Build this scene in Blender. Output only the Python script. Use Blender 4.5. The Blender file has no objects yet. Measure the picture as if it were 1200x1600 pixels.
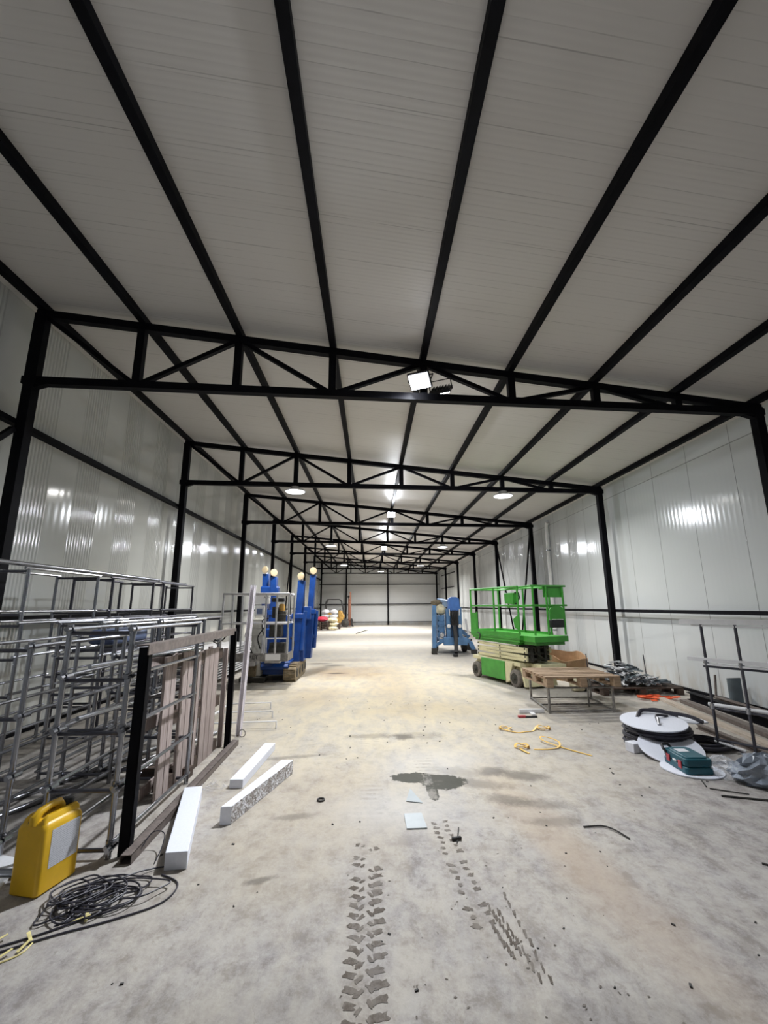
import bpy, bmesh, math, random
from mathutils import Vector, Matrix
random.seed(7)
PI = math.pi
C = bpy.context.scene.collection
sc = bpy.context.scene

# ------------------------------------------------------------------ camera
F, YAW, PITCH, ROLL, CX, CZ = 685.8, -0.0289, 0.2113, 0.0046, -0.3418, 1.6
def rotm():
    c, s = math.cos(YAW), math.sin(YAW); A = Matrix(((c, s, 0), (-s, c, 0), (0, 0, 1)))
    c, s = math.cos(PITCH), math.sin(PITCH); B = Matrix(((1, 0, 0), (0, c, s), (0, -s, c)))
    c, s = math.cos(ROLL), math.sin(ROLL); D = Matrix(((c, 0, -s), (0, 1, 0), (s, 0, c)))
    return D @ B @ A
Rm = rotm()
cd = bpy.data.cameras.new('camera'); cam = bpy.data.objects.new('camera', cd); C.objects.link(cam)
right, fwd, up = Rm[0], Rm[1], Rm[2]
mw = Matrix.Identity(4)
for i in range(3):
    mw[i][0], mw[i][1], mw[i][2] = right[i], up[i], -fwd[i]
mw.translation = Vector((CX, 0, CZ))
cam.matrix_world = mw
cd.sensor_fit = 'VERTICAL'; cd.sensor_height = 32; cd.lens = F / 1600 * 32
cd.clip_start = 0.02; cd.clip_end = 200
sc.camera = cam
# ------------------------------------------------------------------ world, exposure
w = bpy.data.worlds.new('world'); sc.world = w; w.use_nodes = True
w.node_tree.nodes['Background'].inputs[0].default_value = (0.6, 0.7, 0.9, 1)
w.node_tree.nodes['Background'].inputs[1].default_value = 0.02
sc.view_settings.view_transform = 'Standard'; sc.view_settings.look = 'None'
sc.view_settings.gamma = 1; sc.view_settings.use_curve_mapping = False
sc.view_settings.exposure = 0.0
FLOOD_W, DISC_W = 195.0, 150.0

# ------------------------------------------------------------------ hall numbers
SK = 0.073
XL, HW = -4.66, 10.08
XR = XL + HW
TY = [5.571, 10.233, 15.151, 19.657, 24.13, 29.0, 33.85, 38.75]
ZB, ZTL, ZTR = 4.415, 5.405, 4.519
WL, WR, YB, YF = -4.93, 5.70, 39.5, -4.0
def zt(x): return ZTL + (ZTR - ZTL) * (x - XL) / HW

# ------------------------------------------------------------------ materials
def newmat(name):
    m = bpy.data.materials.new(name); m.use_nodes = True
    nt = m.node_tree; b = nt.nodes['Principled BSDF']
    return m, nt, b
def N(nt, t, **kw):
    n = nt.nodes.new(t)
    for k, v in kw.items():
        if k in n.inputs: n.inputs[k].default_value = v
        else: setattr(n, k, v)
    return n
def mix(nt, fac, a, b, mode='MIX'):
    n = nt.nodes.new('ShaderNodeMix'); n.data_type = 'RGBA'; n.blend_type = mode
    for i, v in ((0, fac), (6, a), (7, b)):
        if isinstance(v, (int, float)): n.inputs[i].default_value = v
        elif isinstance(v, tuple): n.inputs[i].default_value = v if len(v) == 4 else v + (1,)
        else: nt.links.new(v, n.inputs[i])
    return n.outputs[2]
def mth(nt, op, a, b=None, c=None, clamp=False):
    n = nt.nodes.new('ShaderNodeMath'); n.operation = op; n.use_clamp = clamp
    for i, v in enumerate((a, b, c)):
        if v is None: continue
        if isinstance(v, (int, float)): n.inputs[i].default_value = v
        else: nt.links.new(v, n.inputs[i])
    return n.outputs[0]
def ramp(nt, x, lo, hi, a=0.0, b=1.0):
    n = nt.nodes.new('ShaderNodeMapRange'); n.interpolation_type = 'SMOOTHSTEP'
    nt.links.new(x, n.inputs[0])
    n.inputs[1].default_value = lo; n.inputs[2].default_value = hi
    n.inputs[3].default_value = a; n.inputs[4].default_value = b
    return n.outputs[0]
def coords(nt):
    g = nt.nodes.new('ShaderNodeNewGeometry')
    return g.outputs['Position']
def objcoord(nt):
    return nt.nodes.new('ShaderNodeTexCoord').outputs['Object']
def noise(nt, vec, scale, detail=4, rough=0.55, stretch=None, dist=0.0):
    if stretch:
        mp = nt.nodes.new('ShaderNodeMapping'); mp.inputs['Scale'].default_value = stretch
        nt.links.new(vec, mp.inputs[0]); vec = mp.outputs[0]
    n = nt.nodes.new('ShaderNodeTexNoise'); nt.links.new(vec, n.inputs['Vector'])
    n.inputs['Scale'].default_value = scale; n.inputs['Detail'].default_value = detail
    n.inputs['Roughness'].default_value = rough; n.inputs['Distortion'].default_value = dist
    return n.outputs[0]
def bump(nt, b, h, strength=0.3, dist=0.01):
    n = nt.nodes.new('ShaderNodeBump'); n.inputs['Strength'].default_value = strength
    n.inputs['Distance'].default_value = dist
    nt.links.new(h, n.inputs['Height']); nt.links.new(n.outputs[0], b.inputs['Normal'])
def simple(name, col, rough=0.5, metal=0.0, var=0.15, vscale=8.0, bmp=0.0, dirt=None, alpha=None, trans=0.0, spec=None, dirt_lo=.55, dirt_hi=.75):
    m, nt, b = newmat(name)
    v = objcoord(nt)
    n1 = noise(nt, v, vscale, 5, 0.6)
    k = ramp(nt, n1, 0.3, 0.7)
    dark = tuple(c * (1 - var) for c in col); lite = tuple(min(1, c * (1 + var)) for c in col)
    cc = mix(nt, k, dark, lite)
    if dirt:
        n2 = noise(nt, v, vscale * 2.3, 6, 0.7)
        cc = mix(nt, ramp(nt, n2, dirt_lo, dirt_hi), cc, dirt)
    nt.links.new(cc, b.inputs['Base Color'])
    b.inputs['Roughness'].default_value = rough; b.inputs['Metallic'].default_value = metal
    if trans: b.inputs['Transmission Weight'].default_value = trans
    if spec is not None: b.inputs['Specular IOR Level'].default_value = spec
    if alpha is not None: b.inputs['Alpha'].default_value = alpha
    if bmp: bump(nt, b, noise(nt, v, vscale * 6, 4, 0.6), bmp, 0.004)
    return m
def emis(name, col, s):
    m, nt, b = newmat(name)
    b.inputs['Base Color'].default_value = (0.8, 0.8, 0.8, 1)
    b.inputs['Emission Color'].default_value = col + (1,); b.inputs['Emission Strength'].default_value = s
    return m

M = {}
M['black'] = simple('black_steel', (0.004, 0.004, 0.006), 0.6, 0.0, 0.3, 6, spec=0.08)
M['galv'] = simple('galvanised_steel', (0.33, 0.34, 0.37), 0.26, 0.95, 0.12, 5, 0, dirt=(0.2, 0.19, 0.19))
M['galv_old'] = simple('aged_galvanised_steel', (0.30, 0.29, 0.28), 0.45, 0.8, 0.3, 14, 0.1, dirt=(0.17, 0.13, 0.1))
M['alu'] = simple('aluminium', (0.55, 0.55, 0.57), 0.4, 0.75, 0.1, 12)
M['dark_tube'] = simple('dark_steel_tube', (0.10, 0.10, 0.12), 0.36, 0.8, 0.15, 5, dirt=(0.2, 0.19, 0.18))
M['primer'] = simple('primed_steel', (0.17, 0.14, 0.125), 0.6, 0.2, 0.25, 20, 0.1)
M['white'] = simple('white_paint', (0.78, 0.78, 0.79), 0.4, 0, 0.05, 6)
M['whitepink'] = simple('white_steel_profile', (0.86, 0.82, 0.86), 0.42, 0, 0.07, 6, dirt=(0.5, 0.45, 0.45), dirt_lo=.62, dirt_hi=.8)
M['foam'] = simple('polystyrene', (0.74, 0.76, 0.83), 0.75, 0, 0.03, 60, 0.25)
M['yellow'] = simple('yellow_plastic', (0.72, 0.43, 0.015), 0.38, 0, 0.08, 6, dirt=(0.45, 0.27, 0.03), dirt_lo=.6, dirt_hi=.85)
M['blackp'] = simple('black_plastic', (0.013, 0.013, 0.015), 0.5, 0, 0.2, 10)
M['rubber'] = simple('rubber', (0.035, 0.033, 0.03), 0.75, 0, 0.3, 20, 0.2, dirt=(0.12, 0.1, 0.08))
M['tyre'] = simple('dusty_tyre', (0.17, 0.15, 0.13), 0.8, 0, 0.25, 14, 0.2)
M['offwhite'] = simple('dirty_white_paint', (0.66, 0.65, 0.60), 0.5, 0, 0.12, 6, dirt=(0.3, 0.27, 0.22), dirt_lo=.55, dirt_hi=.8)
M['hub'] = simple('dusty_hub', (0.10, 0.085, 0.075), 0.7, 0.1, 0.3, 14)
M['cable'] = simple('cable', (0.035, 0.033, 0.045), 0.5, 0, 0.2, 10)
M['green'] = simple('green_paint', (0.05, 0.30, 0.035), 0.42, 0, 0.12, 4, dirt=(0.05, 0.22, 0.03), dirt_lo=.62, dirt_hi=.85)
M['cream'] = simple('cream_paint', (0.66, 0.61, 0.38), 0.5, 0, 0.1, 5, dirt=(0.38, 0.31, 0.18), dirt_lo=.58, dirt_hi=.8)
M['blue'] = simple('blue_paint', (0.008, 0.055, 0.26), 0.38, 0, 0.2, 5, dirt=(0.01, 0.04, 0.18), dirt_lo=.62, dirt_hi=.85)
M['lblue'] = simple('light_blue_paint', (0.10, 0.22, 0.42), 0.4, 0, 0.15, 5, dirt=(0.05, 0.12, 0.25), dirt_lo=.58, dirt_hi=.8)
M['bluehead'] = simple('bright_blue_paint', (0.07, 0.19, 0.55), 0.4, 0, 0.1, 5)
M['dgreen'] = simple('dark_mechanism', (0.045, 0.043, 0.035), 0.6, 0.2, 0.4, 20, 0.2)
M['mud'] = simple('muddy_track', (0.25, 0.2, 0.13), 0.85, 0, 0.35, 14, 0.4)
M['beige'] = simple('beige_nylon', (0.62, 0.50, 0.32), 0.6, 0, 0.12, 14)
M['ochre'] = simple('ochre_paint', (0.42, 0.24, 0.05), 0.5, 0, 0.2, 6)
M['rust'] = simple('brown_mast', (0.20, 0.09, 0.06), 0.6, 0.1, 0.25, 10)
M['red'] = simple('red_sheet', (0.55, 0.03, 0.07), 0.5, 0, 0.2, 8)
M['sacks'] = simple('pale_sack', (0.66, 0.6, 0.42), 0.8, 0, 0.2, 8, 0.3)
M['whitesack'] = simple('white_sack', (0.72, 0.73, 0.78), 0.7, 0, 0.1, 8, 0.3)
M['card'] = simple('cardboard', (0.40, 0.25, 0.14), 0.8, 0, 0.12, 8, 0.1)
M['orange'] = simple('orange_fabric', (0.85, 0.13, 0.04), 0.6, 0, 0.15, 20, 0.3)
M['strap'] = simple('yellow_strap', (0.80, 0.50, 0.10), 0.45, 0, 0.12, 10)
M['twine'] = simple('yellow_tape', (0.78, 0.68, 0.30), 0.5, 0, 0.15, 20)
M['teal'] = simple('teal_plastic', (0.008, 0.085, 0.115), 0.42, 0, 0.1, 10, 0.1)
M['redp'] = simple('red_latch', (0.42, 0.04, 0.05), 0.45, 0, 0.1, 10)
M['tile'] = simple('grey_tile', (0.36, 0.39, 0.395), 0.45, 0, 0.04, 10)
M['dgrey'] = simple('dark_grey_sheet', (0.10, 0.125, 0.14), 0.45, 0.1, 0.15, 5)
M['scrap'] = simple('scrap_metal', (0.42, 0.43, 0.45), 0.42, 0.6, 0.4, 6, dirt=(0.1, 0.1, 0.1))
M['scrapw'] = simple('scrap_light', (0.75, 0.76, 0.78), 0.5, 0.1, 0.1, 6)
M['bluegrey'] = simple('blue_grey_plastic', (0.13, 0.17, 0.29), 0.5, 0, 0.2, 12, 0.2)
M['bluecap'] = simple('blue_cap', (0.1, 0.25, 0.6), 0.4, 0, 0.1, 12)
M['lens'] = emis('lamp_lens', (0.93, 0.97, 1.0), 6)
M['floodlens'] = emis('flood_lens', (0.9, 0.93, 1.0), 60)
M['paper'] = simple('printed_label', (0.62, 0.63, 0.66), 0.6, 0, 0.08, 30)

def wood(name, col, dark, rough=0.75, axis=(1, 12, 12)):
    m, nt, b = newmat(name)
    v = objcoord(nt)
    n = noise(nt, v, 4, 6, 0.65, stretch=axis, dist=0.6)
    n2 = noise(nt, v, 2.0, 3, 0.5)
    c = mix(nt, ramp(nt, n, 0.3, 0.72), dark, col)
    c = mix(nt, ramp(nt, n2, 0.35, 0.75, 0, 0.45), c, tuple(x * 0.55 for x in col))
    nt.links.new(c, b.inputs['Base Color']); b.inputs['Roughness'].default_value = rough
    bump(nt, b, n, 0.3, 0.003)
    return m
M['wood'] = wood('pallet_wood', (0.50, 0.36, 0.24), (0.27, 0.18, 0.11))
M['darkwood'] = wood('dark_block_wood', (0.11, 0.075, 0.055), (0.04, 0.025, 0.02))
M['oldwood'] = wood('weathered_board', (0.50, 0.42, 0.39), (0.27, 0.21, 0.19), axis=(12, 12, 1))
M['timber'] = wood('pale_timber', (0.62, 0.54, 0.46), (0.42, 0.35, 0.28), axis=(12, 1, 12))

def crumble():
    m, nt, b = newmat('crumbled_polystyrene')
    v = objcoord(nt)
    vo = N(nt, 'ShaderNodeTexVoronoi'); nt.links.new(v, vo.inputs['Vector']); vo.inputs['Scale'].default_value = 55
    n = noise(nt, v, 25, 5, 0.7)
    c = mix(nt, ramp(nt, n, 0.42, 0.6), (0.42, 0.38, 0.36), (0.86, 0.86, 0.9))
    nt.links.new(c, b.inputs['Base Color']); b.inputs['Roughness'].default_value = 0.85
    h = mth(nt, 'ADD', vo.outputs[0], mth(nt, 'MULTIPLY', n, 2.0))
    bump(nt, b, h, 0.9, 0.02)
    return m
M['crumble'] = crumble()

# wall sandwich panels: bands of fine vertical ribs and flat bands along y
def wallmat(name, col, kind):
    m, nt, b = newmat(name)
    p = coords(nt)
    s = nt.nodes.new('ShaderNodeSeparateXYZ'); nt.links.new(p, s.inputs[0])
    y, z, x = s.outputs[1], s.outputs[2], s.outputs[0]
    big = noise(nt, p, 0.35, 3, 0.5)
    c = mix(nt, ramp(nt, big, 0.3, 0.7), tuple(k * 0.93 for k in col), col)
    grime = noise(nt, p, 2.2, 6, 0.7, stretch=(1, 2.5, 0.6))
    low = ramp(nt, z, 0.0, 0.6, 1.0, 0.0)
    gm = mth(nt, 'MULTIPLY', low, ramp(nt, grime, 0.42, 0.62, 0, 0.5))
    c = mix(nt, gm, c, (0.45, 0.38, 0.30))
    if kind == 'left':
        ph = mth(nt, 'FRACT', mth(nt, 'DIVIDE', mth(nt, 'SUBTRACT', y, 5.52 - 1.15 * 20), 1.15))
        band = ramp(nt, mth(nt, 'ABSOLUTE', mth(nt, 'SUBTRACT', ph, 0.27)), 0.262, 0.275, 1, 0)
        rib = mth(nt, 'SINE', mth(nt, 'MULTIPLY', y, 2 * PI / 0.060))
        flat = mth(nt, 'MULTIPLY', mth(nt, 'SINE', mth(nt, 'MULTIPLY', y, 2 * PI / 0.14)), 0.08)
        h = mth(nt, 'ADD', mth(nt, 'MULTIPLY', rib, band), flat)
        groove = mth(nt, 'MULTIPLY', band, ramp(nt, rib, -1.0, -0.2, 0.42, 0.0))
        c = mix(nt, groove, c, (0.3, 0.3, 0.3))
        bump(nt, b, h, 0.5, 0.006)
        b.inputs['Roughness'].default_value = 0.11
    elif kind == 'right':
        ph = mth(nt, 'FRACT', mth(nt, 'DIVIDE', mth(nt, 'SUBTRACT', y, 6.84 - 1.05 * 30), 1.05))
        seam = ramp(nt, mth(nt, 'ABSOLUTE', mth(nt, 'SUBTRACT', ph, 0.5)), 0.492, 0.497, 0, 1)
        far = ramp(nt, y, 11.5, 13.0)
        ph2 = mth(nt, 'FRACT', mth(nt, 'DIVIDE', y, 1.15))
        band = mth(nt, 'MULTIPLY', far, ramp(nt, ph2, 0.54, 0.56, 1, 0))
        rib = mth(nt, 'SINE', mth(nt, 'MULTIPLY', y, 2 * PI / 0.052))
        fine = mth(nt, 'MULTIPLY', mth(nt, 'SINE', mth(nt, 'MULTIPLY', y, 2 * PI / 0.11)), 0.10)
        h = mth(nt, 'SUBTRACT', mth(nt, 'ADD', mth(nt, 'MULTIPLY', rib, band), fine), mth(nt, 'MULTIPLY', seam, 2.0))
        c = mix(nt, mth(nt, 'MULTIPLY', seam, 0.65), c, (0.12, 0.12, 0.12))
        ts = mth(nt, 'COMPARE', z, 4.27, 0.009)
        c = mix(nt, mth(nt, 'MULTIPLY', ts, 0.6), c, (0.15, 0.15, 0.15))
        bump(nt, b, h, 0.5, 0.006)
        b.inputs['Roughness'].default_value = 0.12
    elif kind == 'ceil':
        yy = mth(nt, 'ADD', mth(nt, 'SUBTRACT', y, mth(nt, 'MULTIPLY', x, SK)), 40.0)
        ph = mth(nt, 'FRACT', mth(nt, 'DIVIDE', yy, 0.5))
        nn = noise(nt, p, 1.3, 4, 0.6, stretch=(1, 6, 1))
        seam = ramp(nt, mth(nt, 'ABSOLUTE', mth(nt, 'SUBTRACT', ph, 0.5)), 0.489, 0.495, 0, 1)
        ph3 = mth(nt, 'FRACT', mth(nt, 'DIVIDE', yy, 0.105))
        seam2 = ramp(nt, mth(nt, 'ABSOLUTE', mth(nt, 'SUBTRACT', ph3, 0.5)), 0.46, 0.48, 0, 1)
        s_all = mth(nt, 'MAXIMUM', mth(nt, 'MULTIPLY', seam, ramp(nt, nn, 0.35, 0.6, 0.08, 0.42)),
                    mth(nt, 'MULTIPLY', seam2, ramp(nt, nn, 0.4, 0.65, 0.05, 0.30)))
        c = mix(nt, s_all, c, (0.13, 0.12, 0.12))
        rib = mth(nt, 'SINE', mth(nt, 'MULTIPLY', yy, 2 * PI / 0.052))
        h = mth(nt, 'SUBTRACT', mth(nt, 'MULTIPLY', rib, 0.35), mth(nt, 'MULTIPLY', s_all, 2.0))
        bump(nt, b, h, 0.16, 0.004)
        b.inputs['Roughness'].default_value = 0.42; b.inputs['Specular IOR Level'].default_value = 0.3
    else:
        rib = mth(nt, 'SINE', mth(nt, 'MULTIPLY', x, 2 * PI / 0.1))
        zz = mth(nt, 'FRACT', mth(nt, 'DIVIDE', mth(nt, 'ADD', z, 0.1), 0.42))
        ln = ramp(nt, mth(nt, 'ABSOLUTE', mth(nt, 'SUBTRACT', zz, 0.5)), 0.47, 0.49, 0, 1)
        c = mix(nt, mth(nt, 'MULTIPLY', ln, 0.25), c, (0.3, 0.3, 0.3))
        bump(nt, b, rib, 0.2, 0.004)
        b.inputs['Roughness'].default_value = 0.4
    nt.links.new(c, b.inputs['Base Color'])
    return m
M['wall_l'] = wallmat('white_ribbed_wall_panel', (0.58, 0.595, 0.575), 'left')
M['wall_r'] = wallmat('white_smooth_wall_panel', (0.60, 0.625, 0.635), 'right')
M['wall_b'] = wallmat('white_end_wall_panel', (0.62, 0.64, 0.66), 'back')
M['ceil'] = wallmat('white_roof_panel', (0.62, 0.60, 0.58), 'ceil')

# concrete, with stains and damp patches that lie where the photograph shows them
def concrete(name, damp=False):
    m, nt, b = newmat(name)
    p = coords(nt)
    s = nt.nodes.new('ShaderNodeSeparateXYZ'); nt.links.new(p, s.inputs[0])
    x, y = s.outputs[0], s.outputs[1]
    n0 = noise(nt, p, 0.35, 3, 0.5)
    n1 = noise(nt, p, 1.6, 8, 0.7, dist=0.25)
    n2 = noise(nt, p, 7.0, 9, 0.78, stretch=(1.0, 0.8, 1), dist=0.15)
    n3 = noise(nt, p, 38.0, 4, 0.7)
    n4 = noise(nt, p, 2.8, 8, 0.68, stretch=(1.5, 0.6, 1), dist=0.4)
    c = mix(nt, ramp(nt, n1, 0.34, 0.66), (0.235, 0.218, 0.226), (0.34, 0.322, 0.322))
    c = mix(nt, ramp(nt, n2, 0.42, 0.60, 0, 0.60), c, (0.47, 0.45, 0.425))
    c = mix(nt, ramp(nt, n2, 0.38, 0.47, 0.55, 0.0), c, (0.135, 0.122, 0.118))
    n5 = noise(nt, p, 19.0, 6, 0.75, stretch=(1.0, 0.6, 1), dist=0.4)
    c = mix(nt, ramp(nt, n5, 0.56, 0.68, 0.0, 0.45), c, (0.13, 0.115, 0.105))
    c = mix(nt, ramp(nt, n5, 0.30, 0.42, 0.40, 0.0), c, (0.52, 0.50, 0.48))
    c = mix(nt, ramp(nt, n3, 0.3, 0.7, 0.22, 0.0), c, (0.2, 0.19, 0.18))
    # ochre dust in the driven lane
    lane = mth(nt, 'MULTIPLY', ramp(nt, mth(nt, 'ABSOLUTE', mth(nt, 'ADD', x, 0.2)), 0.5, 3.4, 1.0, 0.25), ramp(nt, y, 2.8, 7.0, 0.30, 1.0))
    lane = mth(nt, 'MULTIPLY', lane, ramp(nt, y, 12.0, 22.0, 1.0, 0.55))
    c = mix(nt, ramp(nt, y, 3.5, 8.5, 0.0, 0.38), c, (0.52, 0.50, 0.46))  # floor colour paler towards mid-hall, across its full width
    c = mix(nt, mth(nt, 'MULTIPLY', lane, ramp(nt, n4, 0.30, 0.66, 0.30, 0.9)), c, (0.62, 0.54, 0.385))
    def blob(cx_, cy_, rx, ry, ang=0.0, soft=0.5, wob=0.5, nz=n2):
        ca, sa = math.cos(ang), math.sin(ang)
        dx = mth(nt, 'SUBTRACT', x, cx_); dy = mth(nt, 'SUBTRACT', y, cy_)
        u = mth(nt, 'DIVIDE', mth(nt, 'ADD', mth(nt, 'MULTIPLY', dx, ca), mth(nt, 'MULTIPLY', dy, sa)), rx)
        v = mth(nt, 'DIVIDE', mth(nt, 'SUBTRACT', mth(nt, 'MULTIPLY', dy, ca), mth(nt, 'MULTIPLY', dx, sa)), ry)
        d = mth(nt, 'SQRT', mth(nt, 'ADD', mth(nt, 'MULTIPLY', u, u), mth(nt, 'MULTIPLY', v, v)))
        d = mth(nt, 'ADD', d, mth(nt, 'MULTIPLY', mth(nt, 'SUBTRACT', nz, 0.5), wob * 4))
        return ramp(nt, d, 1.0 - soft, 1.0 + soft, 1, 0)
    # brown, ochre smears
    for (a, bb, rx, ry, an, k, col) in (
        (-1.1, 11.6, 0.9, 1.0, 0.2, 0.55, (0.30, 0.19, 0.10)), (-0.9, 14.0, 0.9, 0.35, 0, 0.5, (0.27, 0.19, 0.12)), (-1.81, 13.22, .28, .13, 0, .9, (.10, .07, .05)), (-1.21, 11.35, .22, .10, 0, .9, (.08, .06, .05)),
        (0.1, 10.5, 0.5, 2.5, 0, 0.30, (0.40, 0.29, 0.17)), (0.92, 3.7, 0.20, 1.1, 0.12, 0.40, (0.44, 0.34, 0.24)),
        (1.05, 2.7, 0.18, 0.8, 0.1, 0.30, (0.42, 0.33, 0.25)), (1.5, 4.6, 0.7, 0.5, 0.1, 0.25, (0.46, 0.40, 0.30)), (-1.1, 3.2, 0.5, 0.4, 0.1, 0.25, (0.44, 0.38, 0.28)), (-0.8, 4.2, 0.6, 1.0, 0, 0.28, (0.42, 0.34, 0.23)),
        (-1.3, 8.6, 0.5, 0.8, 0, 0.3, (0.36, 0.27, 0.17)), (0.6, 7.4, 0.9, 0.5, 0, 0.3, (0.48, 0.38, 0.22)),
        (-0.5, 19, 1.2, 0.4, 0, 0.4, (0.28, 0.22, 0.16)), (0.6, 24, 1.0, 0.5, 0, 0.35, (0.3, 0.24, 0.18))):
        c = mix(nt, mth(nt, 'MULTIPLY', blob(a, bb, rx, ry, an, 0.7, 0.4, n1), k), c, col)
    # dark greasy smudges
    for (a, bb, rx, ry, an, k) in (
        (0.62, 4.45, 0.28, 0.10, -0.3, 0.5), (0.80, 4.1, 0.20, 0.09, -0.4, 0.55), (1.06, 4.0, 0.25, 0.08, -0.2, 0.45),
        (0.86, 4.75, 0.15, 0.11, 0, 0.75), (1.12, 4.62, 0.24, 0.12, -0.3, 0.7), (0.5, 4.75, 0.3, 0.12, -0.3, 0.4), (1.05, 3.7, 0.2, 0.08, 0, 0.4),
        (-0.33, 6.0, 0.30, 0.10, 0, 0.42), (0.06, 5.95, 0.11, 0.12, 0, 0.8), (0.25, 6.0, 0.3, 0.14, 0, 0.3),
        (-1.0, 3.05, 0.09, 0.03, 0.4, 0.7), (-0.95, 3.85, 0.13, 0.05, 0.2, 0.55), (-1.2, 5.25, 0.4, 0.05, 0.2, 0.45),
        (1.9, 5.4, 0.5, 0.12, 0.2, 0.2), (-1.35, 12.8, 0.25, 0.12, 0, 0.6), (2.1, 3.6, 0.4, 0.1, 0.5, 0.2),
        (0.5, 1.9, 0.7, 0.3, 0.2, 0.25), (-0.9, 2.1, 0.5, 0.25, 0.2, 0.2), (4.0, 8.2, 0.7, 0.25, 0, 0.35)):
        c = mix(nt, mth(nt, 'MULTIPLY', blob(a, bb, rx, ry, an, 0.5, 0.45), k), c, (0.13, 0.115, 0.095))
    # pale scuffs
    for (a, bb, rx, ry, an, k) in ((-0.1, 3.95, 0.45, 0.35, 0, 0.35), (0.3, 5.0, 0.5, 0.4, 0.3, 0.3), (-0.2, 16, 2.0, 3.0, 0, 0.35), (0.5, 22, 3, 4, 0, 0.3)):
        c = mix(nt, mth(nt, 'MULTIPLY', blob(a, bb, rx, ry, an, 0.8, 0.4), k), c, (0.58, 0.57, 0.56))
    # wet puddle
    pud = mth(nt, 'MAXIMUM', blob(0.13, 4.60, 0.30, 0.13, -0.15, 0.06, 0.42), blob(0.34, 4.50, 0.20, 0.17, 0, 0.06, 0.42))
    pud = mth(nt, 'MAXIMUM', pud, blob(0.20, 4.28, 0.05, 0.18, 0, 0.08, 0.45))
    tr = mth(nt, 'MULTIPLY', ramp(nt, mth(nt, 'ABSOLUTE', mth(nt, 'SUBTRACT', x, 0.19)), 0.025, 0.05, 0.45, 0), ramp(nt, n2, 0.42, 0.55))
    c = mix(nt, mth(nt, 'MULTIPLY', pud, mth(nt, 'SUBTRACT', 0.94, tr)), c, (0.045, 0.044, 0.032))
    # faint whole length of the tyre lanes
    for cx_ in (-0.36, 0.22):
        wv = mth(nt, 'SINE', mth(nt, 'MULTIPLY', y, 2 * PI / 0.09))
        ln = ramp(nt, mth(nt, 'ABSOLUTE', mth(nt, 'SUBTRACT', x, cx_)), 0.10, 0.13, 1, 0)
        c = mix(nt, mth(nt, 'MULTIPLY', mth(nt, 'MULTIPLY', ln, ramp(nt, wv, -0.4, 0.4)), mth(nt, 'MULTIPLY', ramp(nt, n2, 0.46, 0.56, 0.0, 1.0), ramp(nt, n1, 0.45, 0.62, 0.0, 0.40))), c, (0.24, 0.21, 0.18))
    r = ramp(nt, n2, 0.3, 0.7, 0.9, 1.0)
    b.inputs['Specular IOR Level'].default_value = 0.25
    if damp:
        c = mix(nt, ramp(nt, n2, 0.36, 0.60, 0.45, 0.92), c, (0.075, 0.057, 0.042))
    nt.links.new(c, b.inputs['Base Color'])
    rr = mix(nt, pud, (0.9, 0.9, 0.9), (0.8, 0.8, 0.8))
    sr = nt.nodes.new('ShaderNodeSeparateColor'); nt.links.new(rr, sr.inputs[0])
    nt.links.new(mth(nt, 'MULTIPLY', sr.outputs[0], r), b.inputs['Roughness'])
    h = mth(nt, 'ADD', mth(nt, 'MULTIPLY', n2, 0.8), mth(nt, 'MULTIPLY', n3, 0.35))
    bump(nt, b, h, 0.25, 0.02)
    return m
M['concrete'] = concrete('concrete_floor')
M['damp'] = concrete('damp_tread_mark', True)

# clear crumpled film
def film(name, col, a):
    m, nt, b = newmat(name)
    b.inputs['Base Color'].default_value = col + (1,)
    v = objcoord(nt)
    n = noise(nt, v, 7, 5, 0.6, dist=1.5)
    nt.links.new(ramp(nt, n, 0.42, 0.68, a, min(1, a + 0.5)), b.inputs['Alpha'])
    b.inputs['Roughness'].default_value = 0.12
    bump(nt, b, n, 0.6, 0.03)
    return m
M['film'] = film('clear_film', (0.82, 0.84, 0.88), 0.16)
M['filmgrey'] = film('grey_film', (0.30, 0.34, 0.40), 0.72)

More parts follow.
